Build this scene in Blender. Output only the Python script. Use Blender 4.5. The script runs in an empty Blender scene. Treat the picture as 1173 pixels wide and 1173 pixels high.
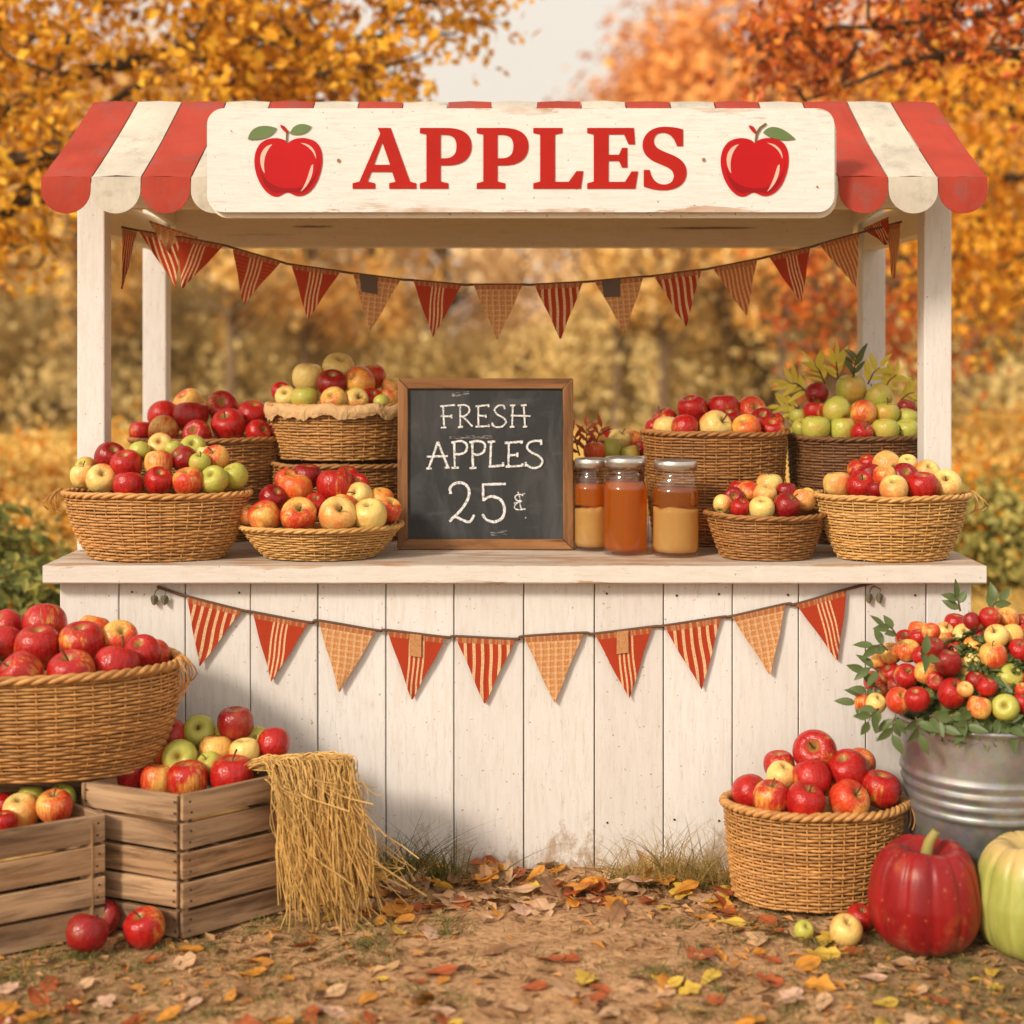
import bpy, bmesh, math, random
import numpy as np
from mathutils import Vector, Matrix, noise, Euler

scene = bpy.context.scene
HAZE = .0018
COL = scene.collection
R = math.radians
rng = np.random.default_rng(11)
random.seed(5)

# ------------------------------------------------------------------ frame
F, CX, YH, CZ, CD = 1722.0, 586.5, 400.0, 1.45, 4.15
def P(px, py, D):
    return Vector(((px - CX) / F * D, D - CD, CZ - (py - YH) / F * D))
def PX(px, D): return (px - CX) / F * D
def PZ(py, D): return CZ - (py - YH) / F * D
def Y(D): return D - CD

# ------------------------------------------------------------------ objects
def tag(o, label=None, cat=None, group=None, kind=None):
    if label: o['label'] = label
    if cat: o['category'] = cat
    if group: o['group'] = group
    if kind: o['kind'] = kind
    return o

def empty(name, loc, label=None, cat=None, group=None, rz=0.0):
    o = bpy.data.objects.new(name, None); COL.objects.link(o)
    o.empty_display_size = .05
    o.location = loc; o.rotation_euler = (0, 0, rz)
    return tag(o, label, cat, group)

def link(name, me, parent=None, loc=None):
    o = bpy.data.objects.new(name, me); COL.objects.link(o)
    if parent is not None: o.parent = parent
    if loc is not None: o.location = loc
    return o

class MB:
    """collects pieces and links them as one mesh object"""
    def __init__(s): s.v = []; s.f = []; s.m = []; s.n = 0; s.uv = None
    def add(s, V, Fs, mi=0):
        V = np.asarray(V, float).reshape(-1, 3)
        Fs = np.asarray(Fs, np.int64)
        s.v.append(V); s.f.append(Fs + s.n); s.m.append(np.full(len(Fs), mi)); s.n += len(V)
    def grid(s, G, closed_u=False, closed_v=False, mi=0):
        G = np.asarray(G, float); a, b = G.shape[:2]
        I = np.arange(a * b).reshape(a, b)
        iu = np.arange(a if closed_u else a - 1); iv = np.arange(b if closed_v else b - 1)
        A, B = np.meshgrid(iu, iv, indexing='ij'); A2 = (A + 1) % a; B2 = (B + 1) % b
        s.add(G, np.stack([I[A, B], I[A2, B], I[A2, B2], I[A, B2]], -1).reshape(-1, 4), mi)
    def tube(s, pts, r, sides=6, closed=False, mi=0, flat=1.0, up=(0, 0, 1), caps=True):
        p = np.asarray(pts, float); n = len(p)
        if closed: t = np.roll(p, -1, 0) - np.roll(p, 1, 0)
        else: t = np.gradient(p, axis=0)
        t /= np.linalg.norm(t, axis=1, keepdims=True) + 1e-12
        u = np.asarray(up, float)
        if abs(t[:, :] @ u).max() > .97: u = np.array([.83, .31, .46]) if abs(u[2]) > .5 else np.array([0., 0, 1])
        a = np.cross(t, u); a /= np.linalg.norm(a, axis=1, keepdims=True) + 1e-12
        b = np.cross(a, t)
        r = np.broadcast_to(np.asarray(r, float), (n,))[:, None, None]
        th = np.linspace(0, 2 * math.pi, sides, endpoint=False)
        G = p[:, None, :] + r * (np.cos(th)[None, :, None] * a[:, None, :] * flat + np.sin(th)[None, :, None] * b[:, None, :])
        s.grid(G, closed_u=closed, closed_v=True, mi=mi)
        if caps and not closed:
            for k, fl in ((0, 1), (n - 1, -1)):
                V = np.vstack([G[k], p[k][None]]); c = sides
                s.add(V, [[j, (j + 1) % sides, c, c][::fl][:4] if 0 else ([j, (j + 1) % sides, c] if fl < 0 else [(j + 1) % sides, j, c]) for j in range(sides)], mi)
    def box(s, lo, hi, mi=0, M=None):
        x0, y0, z0 = lo; x1, y1, z1 = hi
        V = np.array([[x0,y0,z0],[x1,y0,z0],[x1,y1,z0],[x0,y1,z0],[x0,y0,z1],[x1,y0,z1],[x1,y1,z1],[x0,y1,z1]], float)
        if M is not None: V = np.array([M @ Vector(v) for v in V])
        s.add(V, [[0,3,2,1],[4,5,6,7],[0,1,5,4],[1,2,6,5],[2,3,7,6],[3,0,4,7]], mi)
    def hexa(s, V, mi=0):
        s.add(V, [[0,3,2,1],[4,5,6,7],[0,1,5,4],[1,2,6,5],[2,3,7,6],[3,0,4,7]], mi)
    def lathe(s, prof, seg=32, c=(0, 0, 0), mi=0):
        th = np.linspace(0, 2 * math.pi, seg, endpoint=False)
        pr = np.asarray(prof, float)
        G = np.stack([pr[:, :1] * np.cos(th) + c[0], pr[:, :1] * np.sin(th) + c[1], np.repeat(pr[:, 1:2], seg, 1) + c[2]], -1)
        s.grid(G, closed_v=True, mi=mi)
    def mesh(s, name, mats, smooth=False):
        me = bpy.data.meshes.new(name)
        if s.n:
            V = np.vstack(s.v); me.vertices.add(len(V)); me.vertices.foreach_set('co', V.ravel())
            sizes = np.concatenate([np.full(len(f), f.shape[1]) for f in s.f])
            loops = np.concatenate([f.ravel() for f in s.f]); mi = np.concatenate(s.m)
            me.loops.add(len(loops)); me.loops.foreach_set('vertex_index', loops.astype(np.int32))
            me.polygons.add(len(sizes))
            me.polygons.foreach_set('loop_start', np.concatenate([[0], np.cumsum(sizes)[:-1]]).astype(np.int32))
            me.polygons.foreach_set('material_index', mi.astype(np.int32))
            me.update(calc_edges=True)
            me.polygons.foreach_set('use_smooth', np.full(len(sizes), bool(smooth)))
        for m in (mats if isinstance(mats, (list, tuple)) else [mats]): me.materials.append(m)
        return me
    def build(s, name, mats, parent=None, smooth=False, loc=None):
        return link(name, s.mesh(name, mats, smooth), parent, loc)

def bevel(o, w, seg=2):
    bm = bmesh.new(); bm.from_mesh(o.data)
    bmesh.ops.bevel(bm, geom=list(bm.edges), offset=w, segments=seg, affect='EDGES', profile=.6)
    bm.to_mesh(o.data); bm.free(); return o

def catmull(pts, n):
    p = np.asarray(pts, float); k = len(p)
    q = np.vstack([2 * p[0] - p[1], p, 2 * p[-1] - p[-2]])
    out = []
    for t in np.linspace(0, k - 1, n):
        i = min(int(t), k - 2); f = t - i
        a, b, c, d = q[i], q[i + 1], q[i + 2], q[i + 3]
        out.append(.5 * ((2 * b) + (-a + c) * f + (2 * a - 5 * b + 4 * c - d) * f * f + (-a + 3 * b - 3 * c + d) * f ** 3))
    return np.array(out)

# ------------------------------------------------------------------ materials
class Mat:
    def __init__(s, name, rough=.6, spec=.4):
        s.m = bpy.data.materials.new(name); s.m.use_nodes = True
        s.nt = s.m.node_tree; s.b = s.nt.nodes['Principled BSDF']
        s.b.inputs['Roughness'].default_value = rough
        s.b.inputs['Specular IOR Level'].default_value = spec
    def n(s, t, **kw):
        nd = s.nt.nodes.new(t)
        for k, v in kw.items(): setattr(nd, k, v)
        return nd
    def l(s, a, b): s.nt.links.new(a, b)
    def set(s, sock, v):
        if hasattr(v, 'is_output'): s.l(v, sock)
        elif isinstance(v, (tuple, list)) and len(v) == 3 and sock.type == 'RGBA': sock.default_value = (*v, 1)
        else: sock.default_value = v
    def coord(s, which='Object'): return s.n('ShaderNodeTexCoord').outputs[which]
    def mapv(s, vec, scale=(1, 1, 1), rot=(0, 0, 0)):
        m = s.n('ShaderNodeMapping'); s.l(vec, m.inputs['Vector']); m.inputs['Scale'].default_value = scale; m.inputs['Rotation'].default_value = rot
        return m.outputs[0]
    def noise(s, vec, scale, detail=4, rough=.55, w=None, out='Fac', dist=0):
        t = s.n('ShaderNodeTexNoise')
        if w is not None: t.noise_dimensions = '4D'; s.set(t.inputs['W'], w)
        s.l(vec, t.inputs['Vector']); t.inputs['Scale'].default_value = scale
        t.inputs['Detail'].default_value = detail; t.inputs['Roughness'].default_value = rough; t.inputs['Distortion'].default_value = dist
        return t.outputs[out]
    def ramp(s, fac, stops, interp='LINEAR'):
        r = s.n('ShaderNodeValToRGB'); s.l(fac, r.inputs[0]); e = r.color_ramp.elements; r.color_ramp.interpolation = interp
        while len(e) < len(stops): e.new(.5)
        for k, (p, c) in zip(e, stops): k.position = p; k.color = (*c, 1) if isinstance(c, (tuple, list)) else (c, c, c, 1)
        return r.outputs[0]
    def mix(s, fac, a, b, mode='MIX'):
        m = s.n('ShaderNodeMix', data_type='RGBA', blend_type=mode)
        s.set(m.inputs[0], fac); s.set(m.inputs[6], a); s.set(m.inputs[7], b); return m.outputs[2]
    def math(s, op, a, b=0.0, c=0.0):
        m = s.n('ShaderNodeMath', operation=op); s.set(m.inputs[0], a); s.set(m.inputs[1], b); s.set(m.inputs[2], c); return m.outputs[0]
    def sep(s, v):
        x = s.n('ShaderNodeSeparateXYZ'); s.l(v, x.inputs[0]); return x.outputs
    def island(s): return s.n('ShaderNodeNewGeometry').outputs['Random Per Island']
    def orand(s): return s.n('ShaderNodeObjectInfo').outputs['Random']
    def base(s, c): s.set(s.b.inputs['Base Color'], c)
    def bump(s, h, strength=.3, dist=.01):
        b = s.n('ShaderNodeBump'); b.inputs['Strength'].default_value = strength; b.inputs['Distance'].default_value = dist
        s.l(h, b.inputs['Height']); s.l(b.outputs[0], s.b.inputs['Normal'])
    def leafy(s, col, trans=.45, rough=.55):
        """diffuse + translucent leaf"""
        nt = s.nt; s.base(col)
        t = s.n('ShaderNodeBsdfTranslucent'); s.set(t.inputs[0], col)
        mx = s.n('ShaderNodeMixShader'); mx.inputs[0].default_value = trans
        s.l(s.b.outputs[0], mx.inputs[1]); s.l(t.outputs[0], mx.inputs[2])
        s.l(mx.outputs[0], nt.nodes['Material Output'].inputs[0]); s.b.inputs['Roughness'].default_value = rough
        return s

def plain(name, c, rough=.5, metal=0.0, spec=.4):
    m = Mat(name, rough, spec); n_ = m.noise(m.coord(), 9, 4)
    m.base(m.mix(n_, tuple(x * .82 for x in c), tuple(min(1, x * 1.15) for x in c))); m.b.inputs['Metallic'].default_value = metal
    return m.m

def painted_wood(name, grain='z', white=(.80, .755, .69), wear=.5, bare=(.30, .16, .08), grime=False, edges=None, topwear=False):
    m = Mat(name, .62, .25); co = m.coord()
    st = {'x': (.12, 1, 1), 'z': (1, 1, .12), 'y': (1, .12, 1)}[grain]
    g = m.mapv(co, st)
    rnd = m.island()
    fine = m.noise(g, 95, 6, .65, w=m.math('MULTIPLY', rnd, 20.0))
    broad = m.noise(g, 2.6, 3, .5, w=m.math('MULTIPLY', rnd, 9.0))
    c = m.mix(m.ramp(broad, [(.3, 0.0), (.75, 1.0)]), tuple(x * .94 for x in white), tuple(min(.9, x * 1.04) for x in white))
    c = m.mix(m.ramp(fine, [(.33, .38), (.55, 0.0)]), c, (white[0] * .78, white[1] * .70, white[2] * .60))
    tint = m.ramp(rnd, [(0, (.93, .90, .87)), (.5, (1, 1, 1)), (1, (.97, .96, .93))])
    c = m.mix(1.0, c, tint, 'MULTIPLY')
    st2 = m.noise(co, 2.3, 5, .65)
    c = m.mix(m.ramp(st2, [(.6, 0.0), (.85, .28)]), c, (.60, .50, .38))
    # worn flecks down to the wood, stretched with the grain
    fl = m.noise(g, 22, 6, .7, w=m.math('MULTIPLY', rnd, 31.0))
    lo = .70 - wear * .11
    area = m.ramp(m.noise(co, 3.1, 3, .6), [(.45, 0.0), (.66, 1.0)])
    if edges:   # paint chipped off along the lower and upper edge
        ez = m.sep(co)[2]; dd = m.math('MINIMUM', m.math('SUBTRACT', ez, edges[0]), m.math('SUBTRACT', edges[1], ez))
        near = m.ramp(m.math('DIVIDE', dd, edges[2]), [(0.0, 1.0), (1.0, 0.0)])
        fl = m.math('ADD', fl, m.math('MULTIPLY', near, edges[3])); area = m.math('MAXIMUM', area, m.math('MULTIPLY', near, m.ramp(m.noise(co, 4.3, 3, .6), [(.40, 0.0), (.55, 1.0)])))
    if topwear:   # the upper side is rubbed down by use
        up = m.ramp(m.sep(m.n('ShaderNodeNewGeometry').outputs['Normal'])[2], [(.6, 0.0), (.8, 1.0)])
        c = m.mix(m.math('MULTIPLY', up, m.ramp(m.noise(m.mapv(co, (.5, 2.2, 1)), 4, 6, .7), [(.34, .25), (.62, .85)])), c, m.mix(fine, (.33, .25, .18), (.60, .50, .41)))
        fl = m.math('ADD', fl, m.math('MULTIPLY', up, .045))
    mask = m.ramp(fl, [(lo, 0.0), (lo + .03, 1.0)])
    mask = m.math('MULTIPLY', mask, area)
    c = m.mix(m.math('MULTIPLY', mask, .85), c, m.mix(fine, bare, (bare[0] * 1.9, bare[1] * 2, bare[2] * 2)))
    vein = m.noise(m.mapv(g, (1, 1, 1)), 170, 4, .75, w=m.math('MULTIPLY', rnd, 11.0))
    c = m.mix(m.math('MULTIPLY', m.ramp(vein, [(.585, 0.0), (.64, 1.0)]), .34), c, (.46, .37, .28))
    if grime:
        zz = m.sep(co)[2]; gn = m.noise(m.mapv(co, (2.2, 1, 1.3)), 7, 8, .78)
        gk = m.ramp(m.math('SUBTRACT', gn, m.math('MULTIPLY', zz, 1.35)), [(.40, 0.0), (.52, .8)])
        c = m.mix(gk, c, m.mix(fine, (.26, .17, .10), (.50, .36, .24)))
    dots = m.noise(co, 90, 2, .5)
    c = m.mix(m.math('MULTIPLY', m.ramp(dots, [(.70, 0.0), (.72, 1.0)]), .65), c, (.22, .13, .08))
    m.base(c)
    m.bump(m.math('SUBTRACT', m.math('MULTIPLY', fine, .6), mask), .35, .004)
    return m.m

def raw_wood(name, grain='x', a=(.20, .105, .05), b=(.46, .28, .14), rough=.7):
    m = Mat(name, rough, .25); co = m.coord(); rnd = m.island()
    st = {'x': (.1, 1, 1), 'z': (1, 1, .1), 'y': (1, .1, 1)}[grain]
    g = m.mapv(co, st)
    w = m.math('MULTIPLY', rnd, 17.0)
    f1 = m.noise(g, 38, 6, .65, w=w, dist=.6); f2 = m.noise(g, 9, 4, .6, w=w, dist=1.2)
    c = m.mix(m.ramp(f2, [(.3, 0.0), (.7, 1.0)]), a, b)
    c = m.mix(m.ramp(f1, [(.34, .9), (.54, 0.0)]), c, tuple(x * .40 for x in a))
    c = m.mix(1.0, c, m.ramp(rnd, [(0, (.75, .72, .7)), (.5, (1, 1, 1)), (1, (1.0, .88, .74))]), 'MULTIPLY')
    sp = m.noise(co, 11, 5, .7, w=w)
    c = m.mix(m.ramp(sp, [(.58, 0.0), (.7, .55)]), c, (.30, .105, .03))
    m.base(c); m.bump(f1, .5, .004); return m.m

def wicker(name, a, b):
    m = Mat(name, .5, .35); co = m.coord(); rnd = m.island()
    n1 = m.noise(co, 55, 4, .6, w=m.math('MULTIPLY', rnd, 30.0)); n2 = m.noise(co, 6, 4, .6)
    c = m.mix(m.ramp(n1, [(.3, 0.0), (.72, 1.0)]), a, b)
    c = m.mix(m.ramp(n2, [(.4, 0.0), (.75, .5)]), c, tuple(x * .55 for x in a))
    c = m.mix(1.0, c, m.ramp(rnd, [(0, (.72, .68, .62)), (.5, (1, 1, 1)), (1, (1.0, .93, .82))]), 'MULTIPLY')
    m.base(c); m.bump(n1, .25, .002); return m.m

M = {}
ZSIGN = 119 / 1722 * 4.083
M['board'] = painted_wood('white_boards', 'z', wear=.35, white=(.75, .745, .745), grime=True, edges=(-.01, 2, .10, .10))
M['post'] = painted_wood('white_posts', 'z', wear=.5, white=(.765, .755, .75))
M['top'] = painted_wood('white_counter', 'x', wear=.6, white=(.74, .71, .67), edges=(.80, .853, .022, .10), topwear=True)
M['sign'] = painted_wood('white_sign', 'x', wear=.45, white=(.78, .77, .76), edges=(0, ZSIGN, .03, .13))
M['beam'] = painted_wood('white_beam', 'x', wear=.62, white=(.86, .80, .70))
M['crate'] = raw_wood('crate_wood', 'x', (.25, .145, .08), (.56, .385, .235))
M['crate_post'] = raw_wood('crate_post_wood', 'z', (.24, .13, .06), (.46, .29, .15))
M['frame_h'] = raw_wood('frame_wood_across', 'x', (.22, .095, .035), (.42, .21, .085), .5)
M['frame_v'] = raw_wood('frame_wood_upright', 'z', (.22, .095, .035), (.42, .21, .085), .5)
M['bark'] = raw_wood('bark', 'z', (.055, .035, .022), (.13, .085, .055), .9)
M['bark_far'] = raw_wood('pale_bark', 'z', (.16, .105, .06), (.30, .21, .13), .9)
M['dark_gap'] = plain('gap_shade', (.10, .08, .065), .9)  # dark tone standing in for shade between the front boards
M['nail'] = plain('rusty_nail', (.06, .03, .02), .6, .4)
M['wk_honey'] = wicker('honey_wicker', (.42, .19, .055), (.72, .40, .14))
M['wk_gold'] = wicker('golden_wicker', (.50, .26, .07), (.80, .50, .19))
M['wk_brown'] = wicker('brown_wicker', (.27, .11, .033), (.52, .26, .085))
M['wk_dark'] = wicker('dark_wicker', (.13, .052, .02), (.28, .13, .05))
M['straw'] = wicker('dry_straw', (.56, .33, .09), (.86, .58, .22))
M['cord'] = plain('brown_cord', (.12, .06, .035), .8)
m = Mat('kraft_paper', .75, .2); co = m.coord(); n1 = m.noise(co, 14, 5, .6, dist=1.5)
m.base(m.mix(n1, (.50, .29, .12), (.80, .55, .29))); m.bump(n1, .9, .02); M['paper'] = m.m

def cloth(name, c, roofish=True):
    m = Mat(name, .8, .15); co = m.coord()
    n1 = m.noise(co, 5, 6, .65); n2 = m.noise(co, 40, 4, .6)
    col = m.mix(m.ramp(n1, [(.3, 0.0), (.7, 1.0)]), tuple(x * .78 for x in c), tuple(min(.9, x * 1.12) for x in c))
    col = m.mix(m.ramp(n2, [(.55, 0.0), (.75, .3)]), col, tuple(x * .55 for x in c))
    st = m.noise(co, 11, 5, .7)
    col = m.mix(m.ramp(st, [(.52, 0.0), (.64, .6)]), col, tuple(.5 * x + .06 for x in c))
    col = m.mix(m.ramp(m.noise(m.mapv(co, (2.5, .5, .5)), 6, 6, .7), [(.5, 0.0), (.72, .4)]), col, tuple(.62 * x for x in c))
    m.base(col); m.bump(n2, .2, .003); return m.m
M['red_canvas'] = cloth('red_canvas', (.42, .055, .034))
M['cream_canvas'] = cloth('cream_canvas', (.62, .57, .48))
M['red_paint'] = plain('red_paint', (.43, .015, .010), .55, spec=.15)
M['red_apple_paint'] = plain('bright_red_paint', (.48, .006, .010), .45, spec=.2)
M['dark_red_paint'] = plain('deep_red_paint', (.30, .004, .008), .45, spec=.2)
M['pink_paint'] = plain('pale_pink_paint', (.80, .48, .40), .5)
M['leaf_paint'] = plain('green_paint', (.13, .20, .07), .5)
M['leaf_paint_dark'] = plain('dark_green_paint', (.05, .09, .03), .5)
M['stem_paint'] = plain('brown_paint', (.16, .10, .04), .5)

# slate and chalk
m = Mat('slate', .7, .25); co = m.coord()
sm = m.noise(m.mapv(co, (5, 1, 2.0)), 1.6, 6, .68, dist=.8); sm2 = m.noise(m.mapv(co, (2, 1, 9)), 2.2, 5, .6)
c = m.mix(m.ramp(sm, [(.45, 0.0), (.8, .22)]), (.032, .035, .038), (.30, .31, .32))
c = m.mix(m.ramp(sm2, [(.58, 0.0), (.8, .16)]), c, (.40, .41, .42)); m.base(c); M['slate'] = m.m
m = Mat('chalk', .9, .1); co = m.coord()
c = m.mix(m.ramp(m.noise(co, 260, 3, .6), [(.36, 0.0), (.52, 1.0)]), (.24, .245, .255), (.80, .81, .82)); m.base(c); M['chalk'] = m.m
m = Mat('chalk_smudge', .9, .1); co = m.coord()
c = m.mix(m.ramp(m.noise(m.mapv(co, (1, 1, 5)), 60, 4, .6), [(.46, 0.0), (.68, .55)]), (.04, .042, .045), (.60, .60, .60)); m.base(c); M['smudge'] = m.m

# bunting cloths (uv: x across the flag, y down it)
def flagmat(kind):
    m = Mat(kind + '_flag', .9, .1); u = m.sep(m.coord('UV')); x, y = u[0], u[1]
    ob = m.coord()
    weave = m.noise(ob, 260, 2, .5)
    def stripes(c, f, width, lo=0.0):
        return m.math('LESS_THAN', m.math('FRACT', m.math('MULTIPLY_ADD', c, f, lo)), width)
    red, tan, cream = (.42, .045, .018), (.58, .27, .095), (.74, .50, .28)
    if kind == 'striped':
        c = m.mix(stripes(x, 7.0, .36), red, cream)
        c = m.mix(m.math('MULTIPLY', stripes(x, 3.5, .16, .3), .5), c, (.30, .03, .015))
    elif kind == 'burlap':
        c = m.mix(m.math('MULTIPLY', stripes(x, 8.0, .4), .55), tan, cream)
        c = m.mix(m.math('MULTIPLY', stripes(y, 11.0, .35), .40), c, (.78, .56, .33))
        c = m.mix(m.math('MULTIPLY', stripes(x, 16.0, .2), .4), c, (.42, .13, .05))
    elif kind == 'thinstripe':
        c = m.mix(stripes(x, 11.0, .42), (.50, .15, .05), (.68, .42, .20))
    else:
        inb = m.math('LESS_THAN', m.math('ABSOLUTE', m.math('SUBTRACT', x, .5)), .16)
        c = m.mix(m.math('MULTIPLY', inb, stripes(x, 13.0, .42)), red, cream)
        if kind == 'plaid':
            c = m.mix(m.math('MULTIPLY', stripes(y, 14.0, .25), .30), c, (.60, .22, .09))
    hem = m.math('LESS_THAN', y, .09)
    c = m.mix(m.math('MULTIPLY', hem, .75), c, m.mix(stripes(x, 9, .3), (.36, .12, .05), (.52, .26, .11)))
    c = m.mix(m.ramp(weave, [(.35, .35), (.6, 0.0)]), c, (.22, .05, .02))
    m.base(c); m.bump(weave, .4, .002); return m.m
for k in ('striped', 'burlap', 'thinstripe', 'centre', 'plaid'): M['flag_' + k] = flagmat(k)
M['patch'] = plain('charcoal_patch', (.13, .09, .075), .9)

# apples
def apple_mat(name, ground, flush, deep, lo, hi):
    m = Mat(name, .27, .35); co = m.coord(); xyz = m.sep(co); rnd = m.orand(); w = m.math('MULTIPLY', rnd, 40.0)
    cav = m.math('MAXIMUM', m.math('POWER', m.math('MAXIMUM', xyz[2], 0.0), 3.0), 0.0)
    rad = m.math('SQRT', m.math('ADD', m.math('MULTIPLY', xyz[0], xyz[0]), m.math('MULTIPLY', xyz[1], xyz[1])))
    side = m.math('MULTIPLY_ADD', xyz[0], .30, .5)
    big = m.noise(co, 1.25, 3, .5, w=w)
    streak = m.noise(m.mapv(co, (5, 5, .55)), 1.7, 4, .6, w=w)
    f = m.math('ADD', m.math('MULTIPLY', side, .45), m.math('MULTIPLY', big, .55))
    f = m.math('ADD', f, m.math('MULTIPLY', m.math('SUBTRACT', streak, .5), .55))
    f = m.math('ADD', f, m.math('MULTIPLY', m.math('SUBTRACT', rnd, .5), .16))
    f = m.math('SUBTRACT', f, m.math('MULTIPLY', m.math('LESS_THAN', xyz[2], -.6), 0.0))
    mk = m.ramp(f, [(lo, 0.0), (hi, 1.0)])
    fc = m.mix(m.ramp(streak, [(.35, 0.0), (.65, 1.0)]), deep, flush)
    g2 = m.mix(m.noise(co, 3.0, 3, .6, w=w), tuple(x * .82 for x in ground), tuple(min(.92, x * 1.12) for x in ground))
    c = m.mix(mk, g2, fc)
    # russet round the stalk and the calyx
    rc = m.math('MULTIPLY', m.ramp(rad, [(.13, 1.0), (.36, 0.0)]), .8)
    c = m.mix(rc, c, (.36, .27, .07))
    v = m.n('ShaderNodeTexVoronoi'); v.inputs['Scale'].default_value = 9; m.l(co, v.inputs['Vector'])
    c = m.mix(m.math('MULTIPLY', m.ramp(v.outputs['Distance'], [(.05, 1.0), (.11, 0.0)]), .55), c, (.80, .62, .33))
    br = m.noise(co, 3.6, 4, .7, w=m.math('ADD', w, 7.0))
    c = m.mix(m.math('MULTIPLY', m.ramp(br, [(.69, 0.0), (.74, 1.0)]), .5), c, (.24, .09, .03))
    m.base(c)
    rr = m.math('MULTIPLY_ADD', m.noise(co, 5, 3, .6, w=w), .22, .10); m.set(m.b.inputs['Roughness'], rr)
    m.b.inputs['Coat Weight'].default_value = .15; m.b.inputs['Coat Roughness'].default_value = .12
    m.bump(m.math('ADD', m.noise(co, 4, 3, .6, w=w), m.math('MULTIPLY', m.noise(co, 30, 3, .6), .12)), .18, .06)
    return m.m
AM = {
 'r': apple_mat('red_apple_skin', (.78, .36, .07), (.50, .018, .012), (.30, .004, .007), .22, .40),
 'd': apple_mat('dark_red_apple_skin', (.36, .07, .03), (.34, .009, .011), (.17, .003, .006), .20, .42),
 'b': apple_mat('blushed_apple_skin', (.82, .50, .12), (.64, .075, .02), (.46, .015, .01), .36, .60),
 'y': apple_mat('pale_yellow_apple_skin', (.80, .60, .19), (.74, .28, .07), (.64, .12, .03), .47, .74),
 'g': apple_mat('green_apple_skin', (.46, .46, .08), (.62, .34, .07), (.56, .10, .03), .54, .80),
 'o': apple_mat('orange_apple_skin', (.84, .46, .09), (.72, .13, .02), (.54, .03, .012), .36, .62),
}
KIND = {'r': 'red', 'd': 'dark red', 'b': 'red-and-yellow', 'y': 'pale yellow', 'g': 'green', 'o': 'orange-red'}
M['stalk'] = plain('apple_stalk', (.11, .06, .025), .7)

m = Mat('galvanised_metal', .42, .5); co = m.coord(); m.b.inputs['Metallic'].default_value = .85
n1 = m.noise(co, 5, 6, .65); v = m.n('ShaderNodeTexVoronoi'); v.inputs['Scale'].default_value = 45; m.l(co, v.inputs['Vector'])
c = m.mix(m.ramp(n1, [(.3, 0.0), (.75, 1.0)]), (.26, .265, .275), (.56, .57, .575)); c = m.mix(.16, c, v.outputs['Color'], 'SOFT_LIGHT')
c = m.mix(m.ramp(m.noise(m.mapv(co, (3, 3, .6)), 5, 5, .65), [(.55, 0.0), (.8, .4)]), c, (.36, .29, .24))
m.base(c); m.set(m.b.inputs['Roughness'], m.math('MULTIPLY_ADD', n1, .35, .28)); M['zinc'] = m.m

m = Mat('red_pumpkin_skin', .36, .35); co = m.coord()
n1 = m.noise(m.mapv(co, (3, 3, .5)), 5, 5, .65); n2 = m.noise(co, 9, 5, .6)
c = m.mix(m.ramp(n1, [(.3, 0.0), (.7, 1.0)]), (.16, .004, .007), (.34, .011, .011)); c = m.mix(m.ramp(n2, [(.58, 0.0), (.75, .4)]), c, (.62, .20, .07))
c = m.mix(m.math('MULTIPLY', m.ramp(m.noise(co, 60, 3, .6), [(.64, 0.0), (.70, 1.0)]), .35), c, (.60, .25, .12)); c = m.mix(m.ramp(m.math('SUBTRACT', n2, m.math('MULTIPLY', m.sep(co)[2], 4.0)), [(.30, 0.0), (.55, .5)]), c, (.22, .12, .07))
m.base(c); m.set(m.b.inputs['Roughness'], m.math('MULTIPLY_ADD', n2, .3, .2)); m.bump(m.math('ADD', n1, m.math('MULTIPLY', n2, .5)), .25, .01); M['pump_red'] = m.m
m = Mat('green_pumpkin_skin', .32, .45); co = m.coord()
n1 = m.noise(m.mapv(co, (3, 3, .5)), 5, 5, .65); n2 = m.noise(co, 26, 4, .6); z = m.sep(co)[2]
c = m.mix(m.ramp(n1, [(.3, 0.0), (.7, 1.0)]), (.24, .27, .045), (.47, .48, .13))
c = m.mix(m.math('MULTIPLY', m.ramp(m.math('ADD', z, m.math('MULTIPLY', n1, .10)), [(.255, 0.0), (.30, 1.0)]), .55), c, (.70, .40, .20)); c = m.mix(m.ramp(n2, [(.66, 0.0), (.74, .4)]), c, (.35, .24, .08))
m.set(m.b.inputs['Roughness'], m.math('MULTIPLY_ADD', n1, .3, .22)); m.bump(n1, .25, .01)
m.base(c); M['pump_green'] = m.m
M['pump_stem'] = plain('pumpkin_stalk', (.30, .25, .07), .6)

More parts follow.
